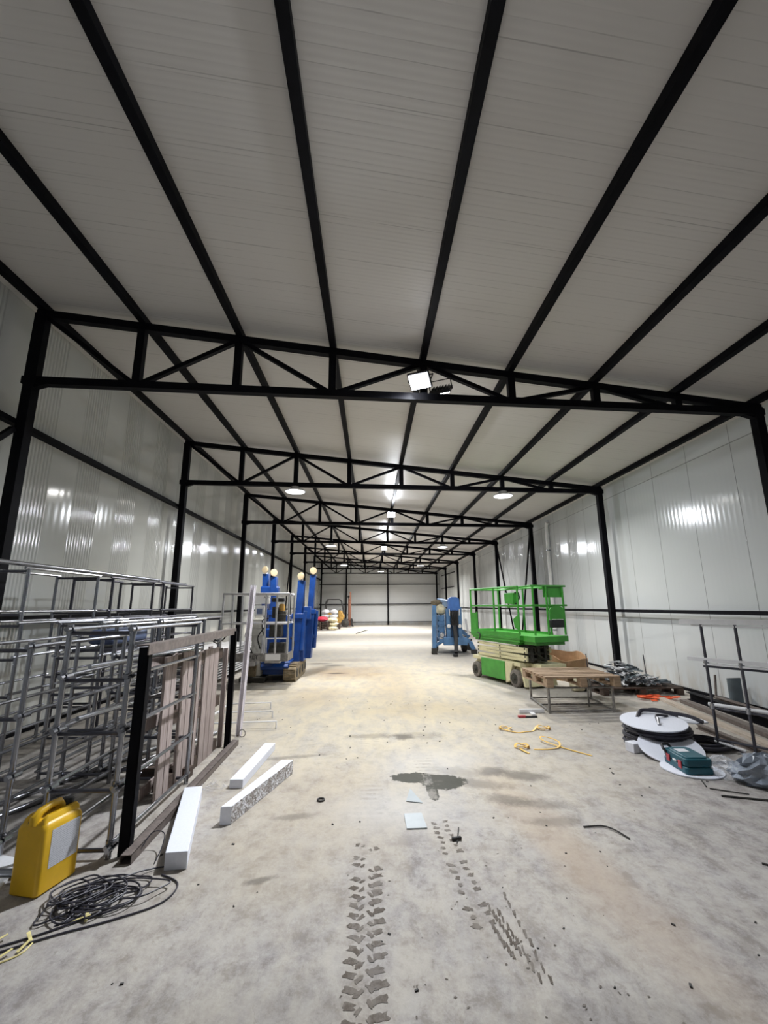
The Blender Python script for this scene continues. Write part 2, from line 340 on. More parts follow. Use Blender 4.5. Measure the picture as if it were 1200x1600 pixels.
# ------------------------------------------------------------------ mesh builder
class MB:
    def __init__(s): s.v = []; s.f = []; s.m = []; s.cur = 0
    def add(s, vs, fs):
        o = len(s.v); s.v += [Vector(x) for x in vs]
        for f in fs: s.f.append([o + i for i in f]); s.m.append(s.cur)
        return s
    def box(s, c, d, R=None):
        c = Vector(c); vs = []
        for sx in (-1, 1):
            for sy in (-1, 1):
                for sz in (-1, 1):
                    p = Vector((sx * d[0] / 2, sy * d[1] / 2, sz * d[2] / 2))
                    vs.append(c + (R @ p if R else p))
        return s.add(vs, [(0, 1, 3, 2), (4, 6, 7, 5), (0, 4, 5, 1), (2, 3, 7, 6), (0, 2, 6, 4), (1, 5, 7, 3)])
    def bx(s, x0, x1, y0, y1, z0, z1):
        return s.box(((x0 + x1) / 2, (y0 + y1) / 2, (z0 + z1) / 2), (abs(x1 - x0), abs(y1 - y0), abs(z1 - z0)))
    def beam(s, p, q, w_, h_, upv=(0, 0, 1), ext=0.0):
        p, q = Vector(p), Vector(q); d = (q - p); L = d.length; d.normalize()
        u = Vector(upv)
        if abs(d.dot(u)) > 0.98: u = Vector((0, 1, 0))
        sd = d.cross(u).normalized(); u2 = sd.cross(d)
        R = Matrix((sd, d, u2)).transposed()
        return s.box((p + q) / 2, (w_, L + 2 * ext, h_), R)
    def tube(s, pts, r, n=10, closed=False, caps=True):
        pts = [Vector(p) for p in pts]; k = len(pts); rings = []
        prev = None
        for i, p in enumerate(pts):
            if closed: t = pts[(i + 1) % k] - pts[i - 1]
            elif i == 0: t = pts[1] - pts[0]
            elif i == k - 1: t = pts[-1] - pts[-2]
            else: t = (pts[i + 1] - p).normalized() + (p - pts[i - 1]).normalized()
            if t.length < 1e-9: t = Vector((0, 0, 1))
            t.normalize()
            if prev is None:
                a = Vector((0, 0, 1)) if abs(t.z) < 0.9 else Vector((1, 0, 0))
                u = t.cross(a).normalized()
            else:
                u = (prev - t * prev.dot(t))
                u = u.normalized() if u.length > 1e-6 else t.cross(Vector((0, 0, 1))).normalized()
            prev = u; v = t.cross(u)
            rr = r[i] if isinstance(r, (list, tuple)) else r
            rings.append([p + (u * math.cos(2 * PI * j / n) + v * math.sin(2 * PI * j / n)) * rr for j in range(n)])
        vs = [q for ring in rings for q in ring]; fs = []
        for i in range(k if closed else k - 1):
            a, b_ = i * n, ((i + 1) % k) * n
            for j in range(n): fs.append((a + j, a + (j + 1) % n, b_ + (j + 1) % n, b_ + j))
        if not closed and caps:
            fs.append(tuple(range(n - 1, -1, -1))); fs.append(tuple((k - 1) * n + j for j in range(n)))
        return s.add(vs, fs)
    def cyl(s, p, q, r, n=20): return s.tube([p, q], r, n)
    def lathe(s, base, axis, prof, n=28):
        base = Vector(base); ax = Vector(axis).normalized()
        a = Vector((0, 0, 1)) if abs(ax.z) < 0.9 else Vector((1, 0, 0))
        u = ax.cross(a).normalized(); v = ax.cross(u); vs = []; fs = []
        for (r, h) in prof:
            for j in range(n):
                an = 2 * PI * j / n
                vs.append(base + ax * h + (u * math.cos(an) + v * math.sin(an)) * max(r, 1e-4))
        for i in range(len(prof) - 1):
            for j in range(n): fs.append((i * n + j, i * n + (j + 1) % n, (i + 1) * n + (j + 1) % n, (i + 1) * n + j))
        fs.append(tuple(range(n))); fs.append(tuple((len(prof) - 1) * n + j for j in range(n)))
        return s.add(vs, fs)
    def prism(s, poly, ext):
        poly = [Vector(p) for p in poly]; e = Vector(ext); k = len(poly)
        vs = poly + [p + e for p in poly]
        fs = [tuple(range(k)), tuple(range(2 * k - 1, k - 1, -1))]
        for i in range(k): fs.append((i, (i + 1) % k, k + (i + 1) % k, k + i))
        return s.add(vs, fs)
    def torus(s, c, r1, r2, axis=(0, 0, 1), n=24, k=8):
        ax = Vector(axis).normalized(); a = Vector((0, 0, 1)) if abs(ax.z) < 0.9 else Vector((1, 0, 0))
        u = ax.cross(a).normalized(); v = ax.cross(u)
        return s.tube([Vector(c) + (u * math.cos(2 * PI * i / n) + v * math.sin(2 * PI * i / n)) * r1 for i in range(n)], r2, k, closed=True)
    def build(s, name, mats, parent=None, smooth=True, bevel=0.0, world=True, seg=2):
        me = bpy.data.meshes.new(name)
        off = Vector((0, 0, 0))
        if parent is None:
            xs = [p.x for p in s.v]; ys = [p.y for p in s.v]; zs = [p.z for p in s.v]
            off = Vector(((min(xs) + max(xs)) / 2, (min(ys) + max(ys)) / 2, min(zs)))
        elif world:
            o = parent
            while o is not None: off += o.location; o = o.parent
        me.from_pydata([tuple(p - off) for p in s.v], [], s.f)
        if not isinstance(mats, (list, tuple)): mats = [mats]
        for mm in mats: me.materials.append(M[mm] if isinstance(mm, str) else mm)
        if len(mats) > 1:
            for p, k in zip(me.polygons, s.m): p.material_index = k
        bm = bmesh.new(); bm.from_mesh(me); bmesh.ops.recalc_face_normals(bm, faces=bm.faces); bm.to_mesh(me); bm.free()
        if smooth:
            me.shade_smooth(); me.set_sharp_from_angle(angle=math.radians(38))
        ob = bpy.data.objects.new(name, me); C.objects.link(ob)
        if parent is None: ob.location = off
        else: ob.parent = parent
        if bevel:
            b = ob.modifiers.new('bevel', 'BEVEL'); b.width = bevel; b.segments = seg; b.limit_method = 'ANGLE'
            b.angle_limit = math.radians(40)
        return ob
def tag(o, label, cat, group=None, kind=None):
    o['label'] = label; o['category'] = cat
    if group: o['group'] = group
    if kind: o['kind'] = kind
    return o
def thing(name, label, cat, loc=(0, 0, 0), rz=0.0, group=None):
    o = bpy.data.objects.new(name, None); C.objects.link(o); o.location = loc; o.rotation_euler = (0, 0, rz)
    o.empty_display_size = 0.1
    return tag(o, label, cat, group)
def struct(o): o['kind'] = 'structure'; return o
def dup(o, parent=None):
    c = o.copy(); C.objects.link(c); c.parent = parent
    for ch in list(o.children): dup(ch, c)
    return c
ORD = ['first', 'second', 'third', 'fourth', 'fifth', 'sixth', 'seventh', 'eighth', 'ninth']

# ================================================================== the shell
fl = MB(); fl.bx(WL - 0.2, WR + 0.2, YF, YB + 0.2, -0.12, 0)
fl.cur = 1
def lug(cx_, cy_, a, L, Wd, z=0.0012):
    ca, sa = math.cos(a), math.sin(a); k = 13; vs = []
    for i in range(k):
        t = 2 * PI * i / k
        rr = 1 + random.uniform(-0.42, 0.30)
        px = math.copysign(abs(math.cos(t)) ** 0.6, math.cos(t)) * L / 2 * rr; py = math.copysign(abs(math.sin(t)) ** 0.6, math.sin(t)) * Wd / 2 * rr
        vs.append((cx_ + px * ca - py * sa, cy_ + px * sa + py * ca, z))
    fl.add(vs, [tuple(range(k))])
y = 2.02; i = 0
while y < 3.45:
    f_ = 1 - max(0, (y - 2.9) / 0.6)
    if random.random() < 0.2 + f_:
        lug(-0.435 + random.uniform(-.006, .006), y, -0.35, 0.06 * (0.5 + 0.5 * f_), 0.040); lug(-0.395, y - .018, .9, .055 * (0.5 + 0.5 * f_), .022, .0015)
    if random.random() < 0.2 + f_:
        lug(-0.305 + random.uniform(-.006, .006), y + 0.03, 0.3, 0.072 * (0.5 + 0.5 * f_), 0.046); lug(-0.345, y + .012, -.9, .05 * (0.5 + 0.5 * f_), .022, .0015)
    y += 0.078; i += 1
y = 2.55
while y < 3.72:
    cx_ = 0.255 - (y - 2.3) * 0.06
    if random.random() < 0.85:
        lug(cx_ - 0.04 + random.uniform(-.008, .008), y, -0.3, random.uniform(.03, .06), 0.034)
        lug(cx_ + 0.045 + random.uniform(-.008, .008), y + 0.03, 0.3, random.uniform(.03, .06), 0.034)
    y += 0.068
for (a, b_) in (((0.36, 2.75), (0.42, 2.45)), ((0.40, 2.72), (0.46, 2.3)), ((0.47, 2.85), (0.50, 2.28)), ((.34, 2.62), (.38, 2.42))):
    n_ = 9
    for k in range(n_):
        t = k / (n_ - 1)
        lug(a[0] + (b_[0] - a[0]) * t + random.uniform(-.004, .004) - 0.06, a[1] + (b_[1] - a[1]) * t, 1.45, 0.06, 0.010 + 0.01 * random.random(), 0.0014 + 0.0001 * k)
for k in range(60):
    lug(random.uniform(-0.5, 0.9), random.uniform(2.0, 3.4), random.uniform(0, 3), random.uniform(.006, .018), random.uniform(.005, .012), 0.0016)
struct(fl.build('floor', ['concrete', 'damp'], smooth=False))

ce = MB()
zl, zr = zt(WL - 0.2) + 0.115, zt(WR + 0.2) + 0.115
ce.add([(WL - .2, YF, zl), (WR + .2, YF, zr), (WR + .2, YB + .2, zr), (WL - .2, YB + .2, zl),
        (WL - .2, YF, zl + .08), (WR + .2, YF, zr + .08), (WR + .2, YB + .2, zr + .08), (WL - .2, YB + .2, zl + .08)],
       [(0, 1, 2, 3), (7, 6, 5, 4), (0, 4, 5, 1), (1, 5, 6, 2), (2, 6, 7, 3), (3, 7, 4, 0)])
struct(ce.build('ceiling', 'ceil', smooth=False))
struct(MB().bx(WL - 0.08, WL, YF, YB, 0, zt(WL) + 0.115).build('wall_left', 'wall_l', smooth=False))
struct(MB().bx(WR, WR + 0.08, YF, YB, 0, zt(WR) + 0.115).build('wall_right', 'wall_r', smooth=False))
struct(MB().bx(WL, WR, YB, YB + 0.08, 0, 5.6).build('wall_back', 'wall_b', smooth=False))
struct(MB().bx(WL, WR, YF - 0.08, YF, 0, 5.6).build('wall_front', 'wall_b', smooth=False))
struct(MB().bx(WR - 0.035, WR, YF, YB, 0, 0.05).build('baseboard_right', 'black', smooth=False))
struct(MB().bx(WL, WL + 0.03, YF, YB, 0, 0.05).build('baseboard_left', 'black', smooth=False))
tr_ = MB(); tr_.beam((WL + .015, YF, 3.93), (WL + .015, YB, 3.93), 0.03, 0.03)
struct(tr_.build('trim_1', 'white', smooth=False))

# ================================================================== steelwork
t0 = thing('roof_truss', '', 'truss', (0, TY[0], 0))
def P3(i, top, dy=0.0):
    x = XL + HW * i / 8
    return Vector((x, SK * x + dy, (zt(x) - 0.035) if top else ZB))
MB().beam(P3(0, 1), P3(8, 1), 0.1, 0.10, ext=0.06).build('top_chord', 'black', t0, world=False)
MB().beam(P3(0, 0), P3(8, 0), 0.1, 0.10, ext=0.10).build('bottom_chord', 'black', t0, world=False)
MB().beam(P3(0, 0), P3(0, 1), 0.15, 0.10).build('end_post', 'black', t0, world=False)
MB().beam(P3(8, 0), P3(8, 1), 0.15, 0.10).build('end_post', 'black', t0, world=False)
for i in range(1, 8):
    MB().beam(P3(i, 0), P3(i, 1), 0.10, 0.09).build('web_post', 'black', t0, world=False)
for i in range(0, 7):
    a, b_ = (P3(i, 1), P3(i + 1, 0)) if i % 2 == 0 else (P3(i, 0), P3(i + 1, 1))
    d = (b_ - a).normalized()
    MB().beam(a + d * .03, b_ - d * .03, 0.055, 0.06, upv=(0, 1, 0)).build('web_diagonal', 'black', t0, world=False)
for sx, x in ((1, XL), (-1, XR)):
    MB().prism([(x, SK * x - .04, ZB - .05), (x + sx * .22, SK * x - .04, ZB - .05), (x + sx * .06, SK * x - .04, ZB - .10), (x, SK * x - .04, ZB - .10)], (0, .08, 0)).build('seat_bracket', 'black', t0, world=False)
tl = ['nearest black steel roof truss, floodlight fixed at its middle', 'second black roof truss from the camera, two round lamps under it',
      'third black roof truss from the camera, carrying a small floodlight', 'fourth black roof truss from the camera, lamp near its left side',
      'fifth black roof truss from the camera, far down the hall', 'sixth black roof truss from the camera, far down the hall',
      'last free-standing black roof truss before the end wall', 'black roof truss standing against the end wall']
for k in range(8):
    t = t0 if k == 0 else dup(t0)
    t.location = (0, TY[k], 0); t['label'] = tl[k]; t['group'] = 'roof trusses across the hall'
for side, x in (('left', XL), ('right', XR)):
    for k in range(8):
        yy = TY[k] + SK * x
        c_ = thing('steel_column', 'black steel column by the %s wall under the %s truss from the camera' % (side, ORD[k]), 'column', (x, yy, 0), group='black columns along the %s wall' % side)
        MB().bx(x - .062, x + .062, yy - .062, yy + .062, 0.012, ZB - 0.05).build('shaft', 'black', c_, smooth=False)
        MB().bx(x - .11, x + .11, yy - .11, yy + .11, 0, 0.012).build('base_plate', 'black', c_, smooth=False)
pn = ['along the left wall', 'second from the left wall', 'third from the left wall', 'fourth from the left wall', 'in the middle of the roof, fifth from the left',
      'fourth from the right wall', 'third from the right wall', 'second from the right wall', 'along the right wall']
for i in range(9):
    x = XL + HW * i / 8
    z = zt(x) + 0.065
    tag(MB().beam((x, YF + .02, z), (x, YB - .02, z), 0.085, 0.095).build('roof_purlin', 'black', smooth=False),
        'long black roof purlin ' + pn[i], 'purlin', 'roof purlins')
def bar(name, p, q, w_, h_, label, cat, group=None, mat='black', upv=(0, 0, 1)):
    return tag(MB().beam(p, q, w_, h_, upv=upv).build(name, mat, smooth=False), label, cat, group)
bar('wall_girt', (XL - .115, YF + .02, 3.85), (XL - .115, YB - .02, 3.85), .10, .07, 'upper black rail running the length of the left wall', 'girt')
bar('wall_girt', (XL - .115, YF + .02, 1.47), (XL - .115, YB - .02, 1.47), .10, .06, 'lower black rail running the length of the left wall', 'girt')
bar('wall_girt', (XR + .092, YF + .02, 1.47), (XR + .092, YB - .02, 1.47), .05, .065, 'black rail running along the right wall', 'girt')
for z, nm in ((3.48, 'upper'), (1.77, 'middle'), (0.25, 'lowest')):
    bar('wall_girt', (WL + .02, YB - .22, z), (WR - .02, YB - .22, z), .06, .07, nm + ' black rail across the far end wall', 'girt')
for x, nm in ((-2.55, 'left of its middle'), (1.10, 'at its middle')):
    bar('end_wall_post', (x, YB - .3, 0), (x, YB - .3, 4.8), .12, .10, 'black post on the far end wall, ' + nm, 'post')
bar('wall_girt', (XR + .09, 31.0, 3.95), (XR + .09, 37.0, 4.05), .05, .06, 'short upper black rail near the far end of right wall', 'girt')
bar('wall_girt', (XR + .09, 31.5, 2.95), (XR + .09, 37.0, 3.0), .05, .06, 'short lower black rail near the far end of right wall', 'girt')
bar('wind_brace', (XR + .02, TY[3] + .30, 4.2), (XR + .02, 18.0, .02), .05, .05, 'black diagonal brace right wall, leaning from the fourth column', 'brace')
bar('wind_brace', (XR + .02, TY[2] + .55, 4.2), (XR + .02, 17.5, .02), .05, .05, 'black diagonal brace right wall, leaning from the third column', 'brace')
bar('wind_brace', (XL - .02, TY[4] - .45, 4.2), (XL - .02, 22.3, .02), .05, .05, 'black diagonal brace far down the left wall', 'brace')
bar('wind_brace', (XL - .02, TY[0] - .47, 3.72), (XL - .02, 2.0, .35), .06, .06, 'black diagonal brace left of the nearest left column', 'brace')

t = thing('downpipe', 'white pipe running down the right wall beyond the second truss', 'pipe', (WR - .075, 14.6, 0))
MB().cyl((WR - .075, 14.6, .02), (WR - .075, 14.6, 4.2), .06, 16).build('pipe', 'white', t)
MB().tube([(WR - .075, 14.6, 4.16), (WR - .075, 14.58, 4.28), (WR - .075, 14.5, 4.36)], .06, 16).build('elbow', 'white', t)
for z in (.8, 2.2, 3.4): MB().cyl((WR - .075, 14.6, z), (WR - .075, 14.6, z + .04), .066, 16).build('clamp', 'galv', t)

# ================================================================== lamps
def area(name, loc, direction, size, power, col, shape='DISK', sy=None, spread=PI):
    l = bpy.data.lights.new(name, 'AREA'); l.shape = shape; l.size = size
    if sy: l.size_y = sy
    l.energy = power; l.color = col; l.spread = spread
    o = bpy.data.objects.new(name, l); C.objects.link(o); o.location = loc
    o.rotation_euler = Vector(direction).to_track_quat('-Z', 'Y').to_euler()
    return o
def flood(x, y, z, d, power, label, k=1.0, col=(.90, .94, 1.0)):
    t = thing('floodlight', label, 'lamp', (x, y, z), group=None)
    d = Vector(d).normalized(); q = d.to_track_quat('-Z', 'Y').to_matrix()
    def T(p): return q @ Vector(p)
    MB().box((0, 0, .03), (.30, .24, .05)).build('housing', 'blackp', t, bevel=.008, world=False).rotation_euler = q.to_euler()
    MB().box((0, 0, 0), (.26, .20, .012)).build('lens', 'floodlens', t, world=False).rotation_euler = q.to_euler()
    h = MB()
    for i in range(6): h.box((-.11 + i * .044, 0, .068), (.008, .2, .03))
    h.build('heat_fin', 'blackp', t, world=False).rotation_euler = q.to_euler()
    b_ = MB(); b_.tube([T((-.16, 0, .03)), T((-.16, .0, .17)), T((.16, .0, .17)), T((.16, 0, .03))], .010, 8)
    b_.build('bracket', 'blackp', t, world=False)
    area('floodlight_beam', Vector((x, y, z)) + d * .02, d, .26, power, col, 'RECTANGLE', .20, spread=math.radians(135))
    return t
def disc(x, y, z, power, label):
    t = thing('high_bay_lamp', label, 'lamp', (x, y, z), group='round high bay lamps')
    MB().lathe((0, 0, 0), (0, 0, 1), [(.235, 0), (.245, .015), (.22, .035), (.12, .05), (.10, .12), (.06, .13)]).build('reflector', 'alu', t, world=False)
    MB().lathe((0, 0, -.006), (0, 0, 1), [(.215, 0), (.22, .006)]).build('lens', 'lens', t, world=False)
    MB().torus((0, 0, .15), .03, .006, axis=(0, 1, 0)).build('hook', 'galv', t, world=False)
    area('high_bay_beam', (x, y, z - .012), (0, 0, -1), .40, power, (1.0, .98, .94), spread=math.radians(158))
    return t
fl1 = flood(0.30, 5.40, 4.56, (-.25, -.56, -.78), FLOOD_W, 'large bright floodlight fixed to middle of the nearest truss')
flood(0.66, 5.78, 4.60, (.25, .55, -.75), FLOOD_W * 0.35, 'smaller floodlight facing away, right beside the brightest floodlight')
flood(0.34, 15.0, 4.72, (.05, -.70, -.70), FLOOD_W * .55, 'floodlight fixed to the middle of the third truss')
flood(0.34, 24.0, 4.72, (-.1, -.75, -.62), FLOOD_W * .55, 'floodlight fixed to the middle of the fifth truss')
dl = [('left round lamp hanging under the second truss', 'right round lamp hanging under the second truss'),
      ('left round lamp hanging under the fourth truss', 'right round lamp hanging under the fourth truss'),
      ('left round lamp hanging under the sixth truss', 'right round lamp hanging under the sixth truss')]
for j, k in enumerate((1, 3, 5)):
    for i, x in enumerate((-2.14, 2.90)):
        yy = TY[k] + SK * x
        disc(x, yy - 0.02, 4.24 if k == 1 else 4.22, DISC_W * (1.0, 1.25, 1.9)[j], dl[j][i])
disc(0.38, 34.0, 4.2, DISC_W * 3.6, 'round lamp under the last truss near end wall')
# unseen fill light behind the camera, with no lamp modelled
area('rear_fill_light', (-1.6, -1.6, 4.3), (0, 0, -1), .4, 5, (.85, .9, 1.0))

# ================================================================== scaffold cages on the left
def scaffold(x0, y0, w_, l, z0, h, levels, label, mat='galv', coup=True, rp=.0185):
    t = thing('scaffold_cage', label, 'scaffolding', (x0 + w_ / 2, y0 + l / 2, z0), group='scaffold frames on the left')
    X2, Y2 = (x0, x0 + w_), (y0, y0 + l)
    for x in X2:
        for y in Y2:
            MB().cyl((x, y, z0), (x, y, z0 + h), rp, 10).build('post', mat, t)
    for z in levels:
        for y in Y2: MB().cyl((X2[0], y, z0 + z), (X2[1], y, z0 + z), .014, 8).build('rung', 'dark_tube', t)
        for x in X2: MB().cyl((x, Y2[0] - .05, z0 + z + .03), (x, Y2[1] + .05, z0 + z + .03), .014, 8).build('side_rail', mat, t)
        if coup:
            for x in X2:
                m = MB(); m.cyl((x + .03, y0 - .035, z0 + z + .03), (x + .03, y0 + .035, z0 + z + .03), .019, 8); m.cyl((x, y0, z0 + z - .01), (x, y0, z0 + z + .06), .024, 10)
                m.cyl((x + .03, y0 - .05, z0 + z + .03), (x + .03, y0 - .085, z0 + z + .03), .016, 8)
                m.build('coupler', 'galv', t)
    return t
LV = (.05, .40, .755, 1.10, 1.42)
scaffold(-2.50, 3.316, .445, 1.23, 0, 1.445, LV, 'nearest scaffold frame, standing just behind the yellow jerrycan')
scaffold(-3.23, 3.36, .445, 1.23, 0, 1.34, (.08, .46, .84, 1.30), 'scaffold frame at left edge of photo, left of the nearest frame')
scaffold(-2.98, 4.78, .445, 1.23, 0, 1.44, LV, 'second-row scaffold frame, nearest the leaning wooden pallets')
scaffold(-3.52, 4.72, .445, 1.23, 0, 1.44, LV, 'second-row scaffold frame, between two others of that row', coup=False)
scaffold(-4.42, 4.60, .60, 1.30, 0, 1.45, LV, 'second-row scaffold frame closest to the left wall', coup=False)
scaffold(-3.06, 6.14, .40, .85, 0, 1.40, LV, 'short third-row scaffold frame behind the leaning wooden pallets', coup=False)
scaffold(-3.62, 6.12, .445, 1.23, 0, 1.44, LV, 'third-row scaffold frame in the middle of that row', 'dark_tube', coup=False)
scaffold(-4.42, 6.10, .60, 1.30, 0, 1.45, LV, 'third-row scaffold frame closest to the left wall', 'dark_tube', coup=False)
scaffold(-4.42, 7.60, .60, 1.40, 0, 1.45, LV, 'farthest scaffold frame, ahead of the white panel stack', 'dark_tube', coup=False)
scaffold(-4.40, 4.66, .52, 1.18, 1.47, .53, (.06, .50), 'low frame lying on top of the scaffold stack, nearest one', coup=False)
scaffold(-4.40, 6.18, .52, 1.14, 1.47, .53, (.06, .50), 'low frame lying on top of the scaffold stack, middle one', 'dark_tube', coup=False)
scaffold(-4.40, 7.68, .52, 1.24, 1.47, .53, (.06, .50), 'low frame lying on top of the scaffold stack, farthest one', 'dark_tube', coup=False)
def rod(name, p, q, r, label, cat, mat, group=None, n=10):
    return tag(MB().cyl(p, q, r, n).build(name, mat), label, cat, group)
rod('scaffold_tube', (-3.95, 4.3, 2.045), (-3.93, 7.6, 2.045), .024, 'long bright tube resting along the top of the low scaffold frames', 'tube', 'galv')
rod('scaffold_tube', (-4.12, 5.6, 2.045), (-4.10, 9.1, 2.045), .024, 'second long tube on top of scaffold stack, nearer the wall', 'tube', 'galv')
rod('scaffold_tube', (-3.62, 3.6, .022), (-2.60, 6.05, .022), .022, 'loose tube lying on the floor under the scaffold, left one', 'tube', 'galv', 'loose tubes under the scaffold')
rod('scaffold_tube', (-3.30, 3.7, .022), (-2.33, 6.15, .022), .022, 'loose tube lying on the floor under the scaffold, middle one', 'tube', 'galv', 'loose tubes under the scaffold')
rod('scaffold_tube', (-2.95, 3.15, .024), (-2.20, 3.12, .024), .022, 'short tube lying behind the yellow jerrycan', 'tube', 'galv')
rod('scaffold_tube', (-2.41, 3.45, 1.175), (-2.14, 4.9, 1.175), .017, 'bright tube lying across upper rungs of the nearest scaffold frame', 'tube', 'galv')
rod('scaffold_tube', (-2.42, 3.40, .83), (-2.16, 4.75, .83), .017, 'bright tube lying across middle rungs of the nearest scaffold frame', 'tube', 'galv')
t = thing('plastic_sack', 'blue grey plastic bundle inside the scaffold stack', 'sack', (-3.29, 5.4, 1.17))
MB().box((-3.29, 5.42, 1.28), (.30, .75, .16)).build('sack_body', 'bluegrey', t, bevel=.05, seg=3)
tag(MB().box((-3.29, 5.42, 1.155), (.42, 1.0, .03)).build('board', 'dark_tube', bevel=.004), 'narrow board in the scaffold carrying the blue bundle', 'board')
for p, nm in (((-3.18, 3.27, .53), 'lower'), ((-3.18, 3.27, .91), 'upper')):
    tag(MB().lathe(p, (1, 0, 0), [(.022, 0), (.024, .02), (.024, .16), (.018, .17)], 14).build('tube_end', 'bluecap'), 'blue tube end poking out at left edge of photo, %s' % nm, 'tube')
# white sheet on the floor at the left edge
tag(MB().prism([(-2.95, 3.42, .0), (-2.55, 3.30, .0), (-2.50, 3.00, .0), (-2.95, 2.95, .0)], (0, 0, .012)).build('sheet_piece', 'scrapw'), 'white crumpled sheet on floor left of the yellow jerrycan', 'sheet')

# ------------------------------------------------------------------ black angle frame, floor channel
t = thing('steel_gate', 'black steel gate-like frame with brown top beam standing before pallets', 'frame', (-1.96, 4.4, 0))
p = MB(); p.bx(-2.005, -1.935, 3.33, 3.338, 0, 1.32); p.bx(-1.943, -1.935, 3.33, 3.39, 0, 1.32); p.build('post', 'black', t, smooth=False)
p = MB(); p.bx(-2.05, -1.99, 5.585, 5.593, 0, 1.31); p.bx(-1.998, -1.99, 5.585, 5.64, 0, 1.31); p.build('post', 'black', t, smooth=False)
p = MB(); a, b_ = Vector((-1.955, 3.28, 1.335)), Vector((-2.055, 5.66, 1.335))
p.beam(a, b_, .085, .008); p.beam(a + Vector((.04, 0, -.03)), b_ + Vector((.04, 0, -.03)), .008, .07); p.build('top_beam', 'primer', t, smooth=False)
p = MB(); p.tube([(-2.02, 5.1, 1.32), (-2.10, 5.14, 1.22), (-2.12, 5.3, 1.19), (-2.1, 5.46, 1.22), (-2.03, 5.5, 1.32)], .008, 6); p.build('wire_loop', 'blackp', t)
def channel(name, a, b_, w_, h_, t_, mat, label, cat):
    a, b_ = Vector(a), Vector(b_); m = MB(); d = (b_ - a).normalized(); sd = d.cross(Vector((0, 0, 1))).normalized()
    for o, (ww, hh) in (((0, 0, t_ / 2), (w_, t_)), ((0, 0, h_ - t_ / 2), (w_, t_))):
        m.beam(a + Vector(o), b_ + Vector(o), ww, hh)
    for sg in (-1, 1):
        o = sd * sg * (w_ / 2 - t_ / 2) + Vector((0, 0, h_ / 2)); m.beam(a + o, b_ + o, t_, h_)
    return tag(m.build(name, mat, smooth=False), label, cat)
channel('steel_channel', (-1.905, 3.24, 0), (-1.955, 5.72, 0), .075, .055, .005, 'primer', 'brown hollow steel channel lying on floor beneath the black frame', 'channel')

# ------------------------------------------------------------------ wooden pallets on edge
def pallet_on_edge(x, boards, gaps, h, rows, label, lean=.02):
    ys = [q for b_ in boards for q in b_]; y0, y1 = min(ys), max(ys + [q for g in gaps for q in g])
    t = thing('wooden_pallet', label, 'pallet', (x, (y0 + y1) / 2, 0), group='weathered pallets leaning by the scaffold')
    def tx(z): return x - lean * z
    for (ya, yb) in boards:
        ya += .006; yb -= .006
        MB().prism([(tx(0), ya, .0), (tx(0), yb, .0), (tx(h), yb, h + random.uniform(-.02, .02)), (tx(h), ya, h + random.uniform(-.02, .02))], (.022, 0, 0)).build('face_board', 'oldwood', t, smooth=False)
    for (ya, yb) in gaps:
        for z in rows: MB().box((tx(z) - .045, (ya + yb) / 2, z), (.12, yb - ya - .01, .11)).build('block', 'darkwood', t, smooth=False)
        MB().prism([(tx(0) - .125, ya + .04, .0), (tx(0) - .125, yb - .02, .0), (tx(h) - .125, yb - .02, h), (tx(h) - .125, ya + .04, h)], (.02, 0, 0)).build('back_board', 'oldwood', t, smooth=False)
    for z in rows: MB().bx(tx(z) - .107, tx(z) - .128, y0, y1, z - .05, z + .05).build('stringer', 'oldwood', t, smooth=False)
    return t
pallet_on_edge(-2.17, [(4.14, 4.27), (4.27, 4.38), (4.50, 4.64), (4.64, 4.78)], [(4.38, 4.50)], 1.16, (.06, .60, 1.10), 'weathered grey pallet stood on edge, nearest the camera', .01)
pallet_on_edge(-2.15, [(4.82, 4.90), (5.00, 5.14), (5.14, 5.28), (5.28, 5.44)], [(4.90, 5.00), (5.45, 5.60)], 1.14, (.055, .53, 1.06), 'weathered grey pallet stood on edge, right beside black gate end', .0)
tag(MB().beam((-2.12, 5.66, 0), (-2.14, 5.72, 1.1), .05, .04).build('timber_batten', 'oldwood', smooth=False), 'thin weathered batten standing at far end of the pallets', 'batten')

tag(MB().box((-2.33, 4.72, .045), (.50, .09, .09)).build('timber_bearer', 'darkwood', smooth=False), 'dark low bearer on floor under the near pallet foot', 'timber')
# ------------------------------------------------------------------ white upright profile and low white rails
t = thing('steel_profile', 'tall white steel profile standing upright left of the blue lift', 'profile', (-2.03, 6.1, 0))
a, b_ = Vector((-2.03, 6.10, 0.0)), Vector((-1.95, 6.10, 1.885))
m = MB(); m.beam(a, b_, .062, .006, upv=(0, 1, 0)); m.beam(a + Vector((.024, -.022, 0)), b_ + Vector((.024, -.022, 0)), .006, .05, upv=(0, 1, 0)); m.beam(a + Vector((-.024, -.022, 0)), b_ + Vector((-.024, -.022, 0)), .006, .05, upv=(0, 1, 0))
m.beam(a + Vector((.034, .0, 0)), b_ + Vector((.034, 0, 0)), .014, .012, upv=(0, 1, 0))
m.build('profile', 'whitepink', t, smooth=False)
MB().torus((-1.965, 6.03, .045), .042, .006, axis=(.2, 1, 0)).build('ring', 'galv_old', t)
t = thing('floor_rack', 'low white rack of three cross rails lying on the floor', 'frame', (-2.0, 6.9, 0))
for i, (y, x1) in enumerate(((6.35, -1.62), (6.95, -1.80), (7.55, -1.96))):
    m = MB(); m.tube([(-2.65, y - .02, .09), (x1, y + .06, .09), (x1, y + .06, .0)], .012, 8); m.build('cross_rail', 'white', t)
MB().cyl((-2.6, 6.3, .09), (-2.6, 7.6, .09), .014, 8).build('side_rail', 'white', t)
for y in (6.34, 7.54): MB().cyl((-2.6, y, .0), (-2.6, y, .09), .012, 8).build('foot', 'white', t)

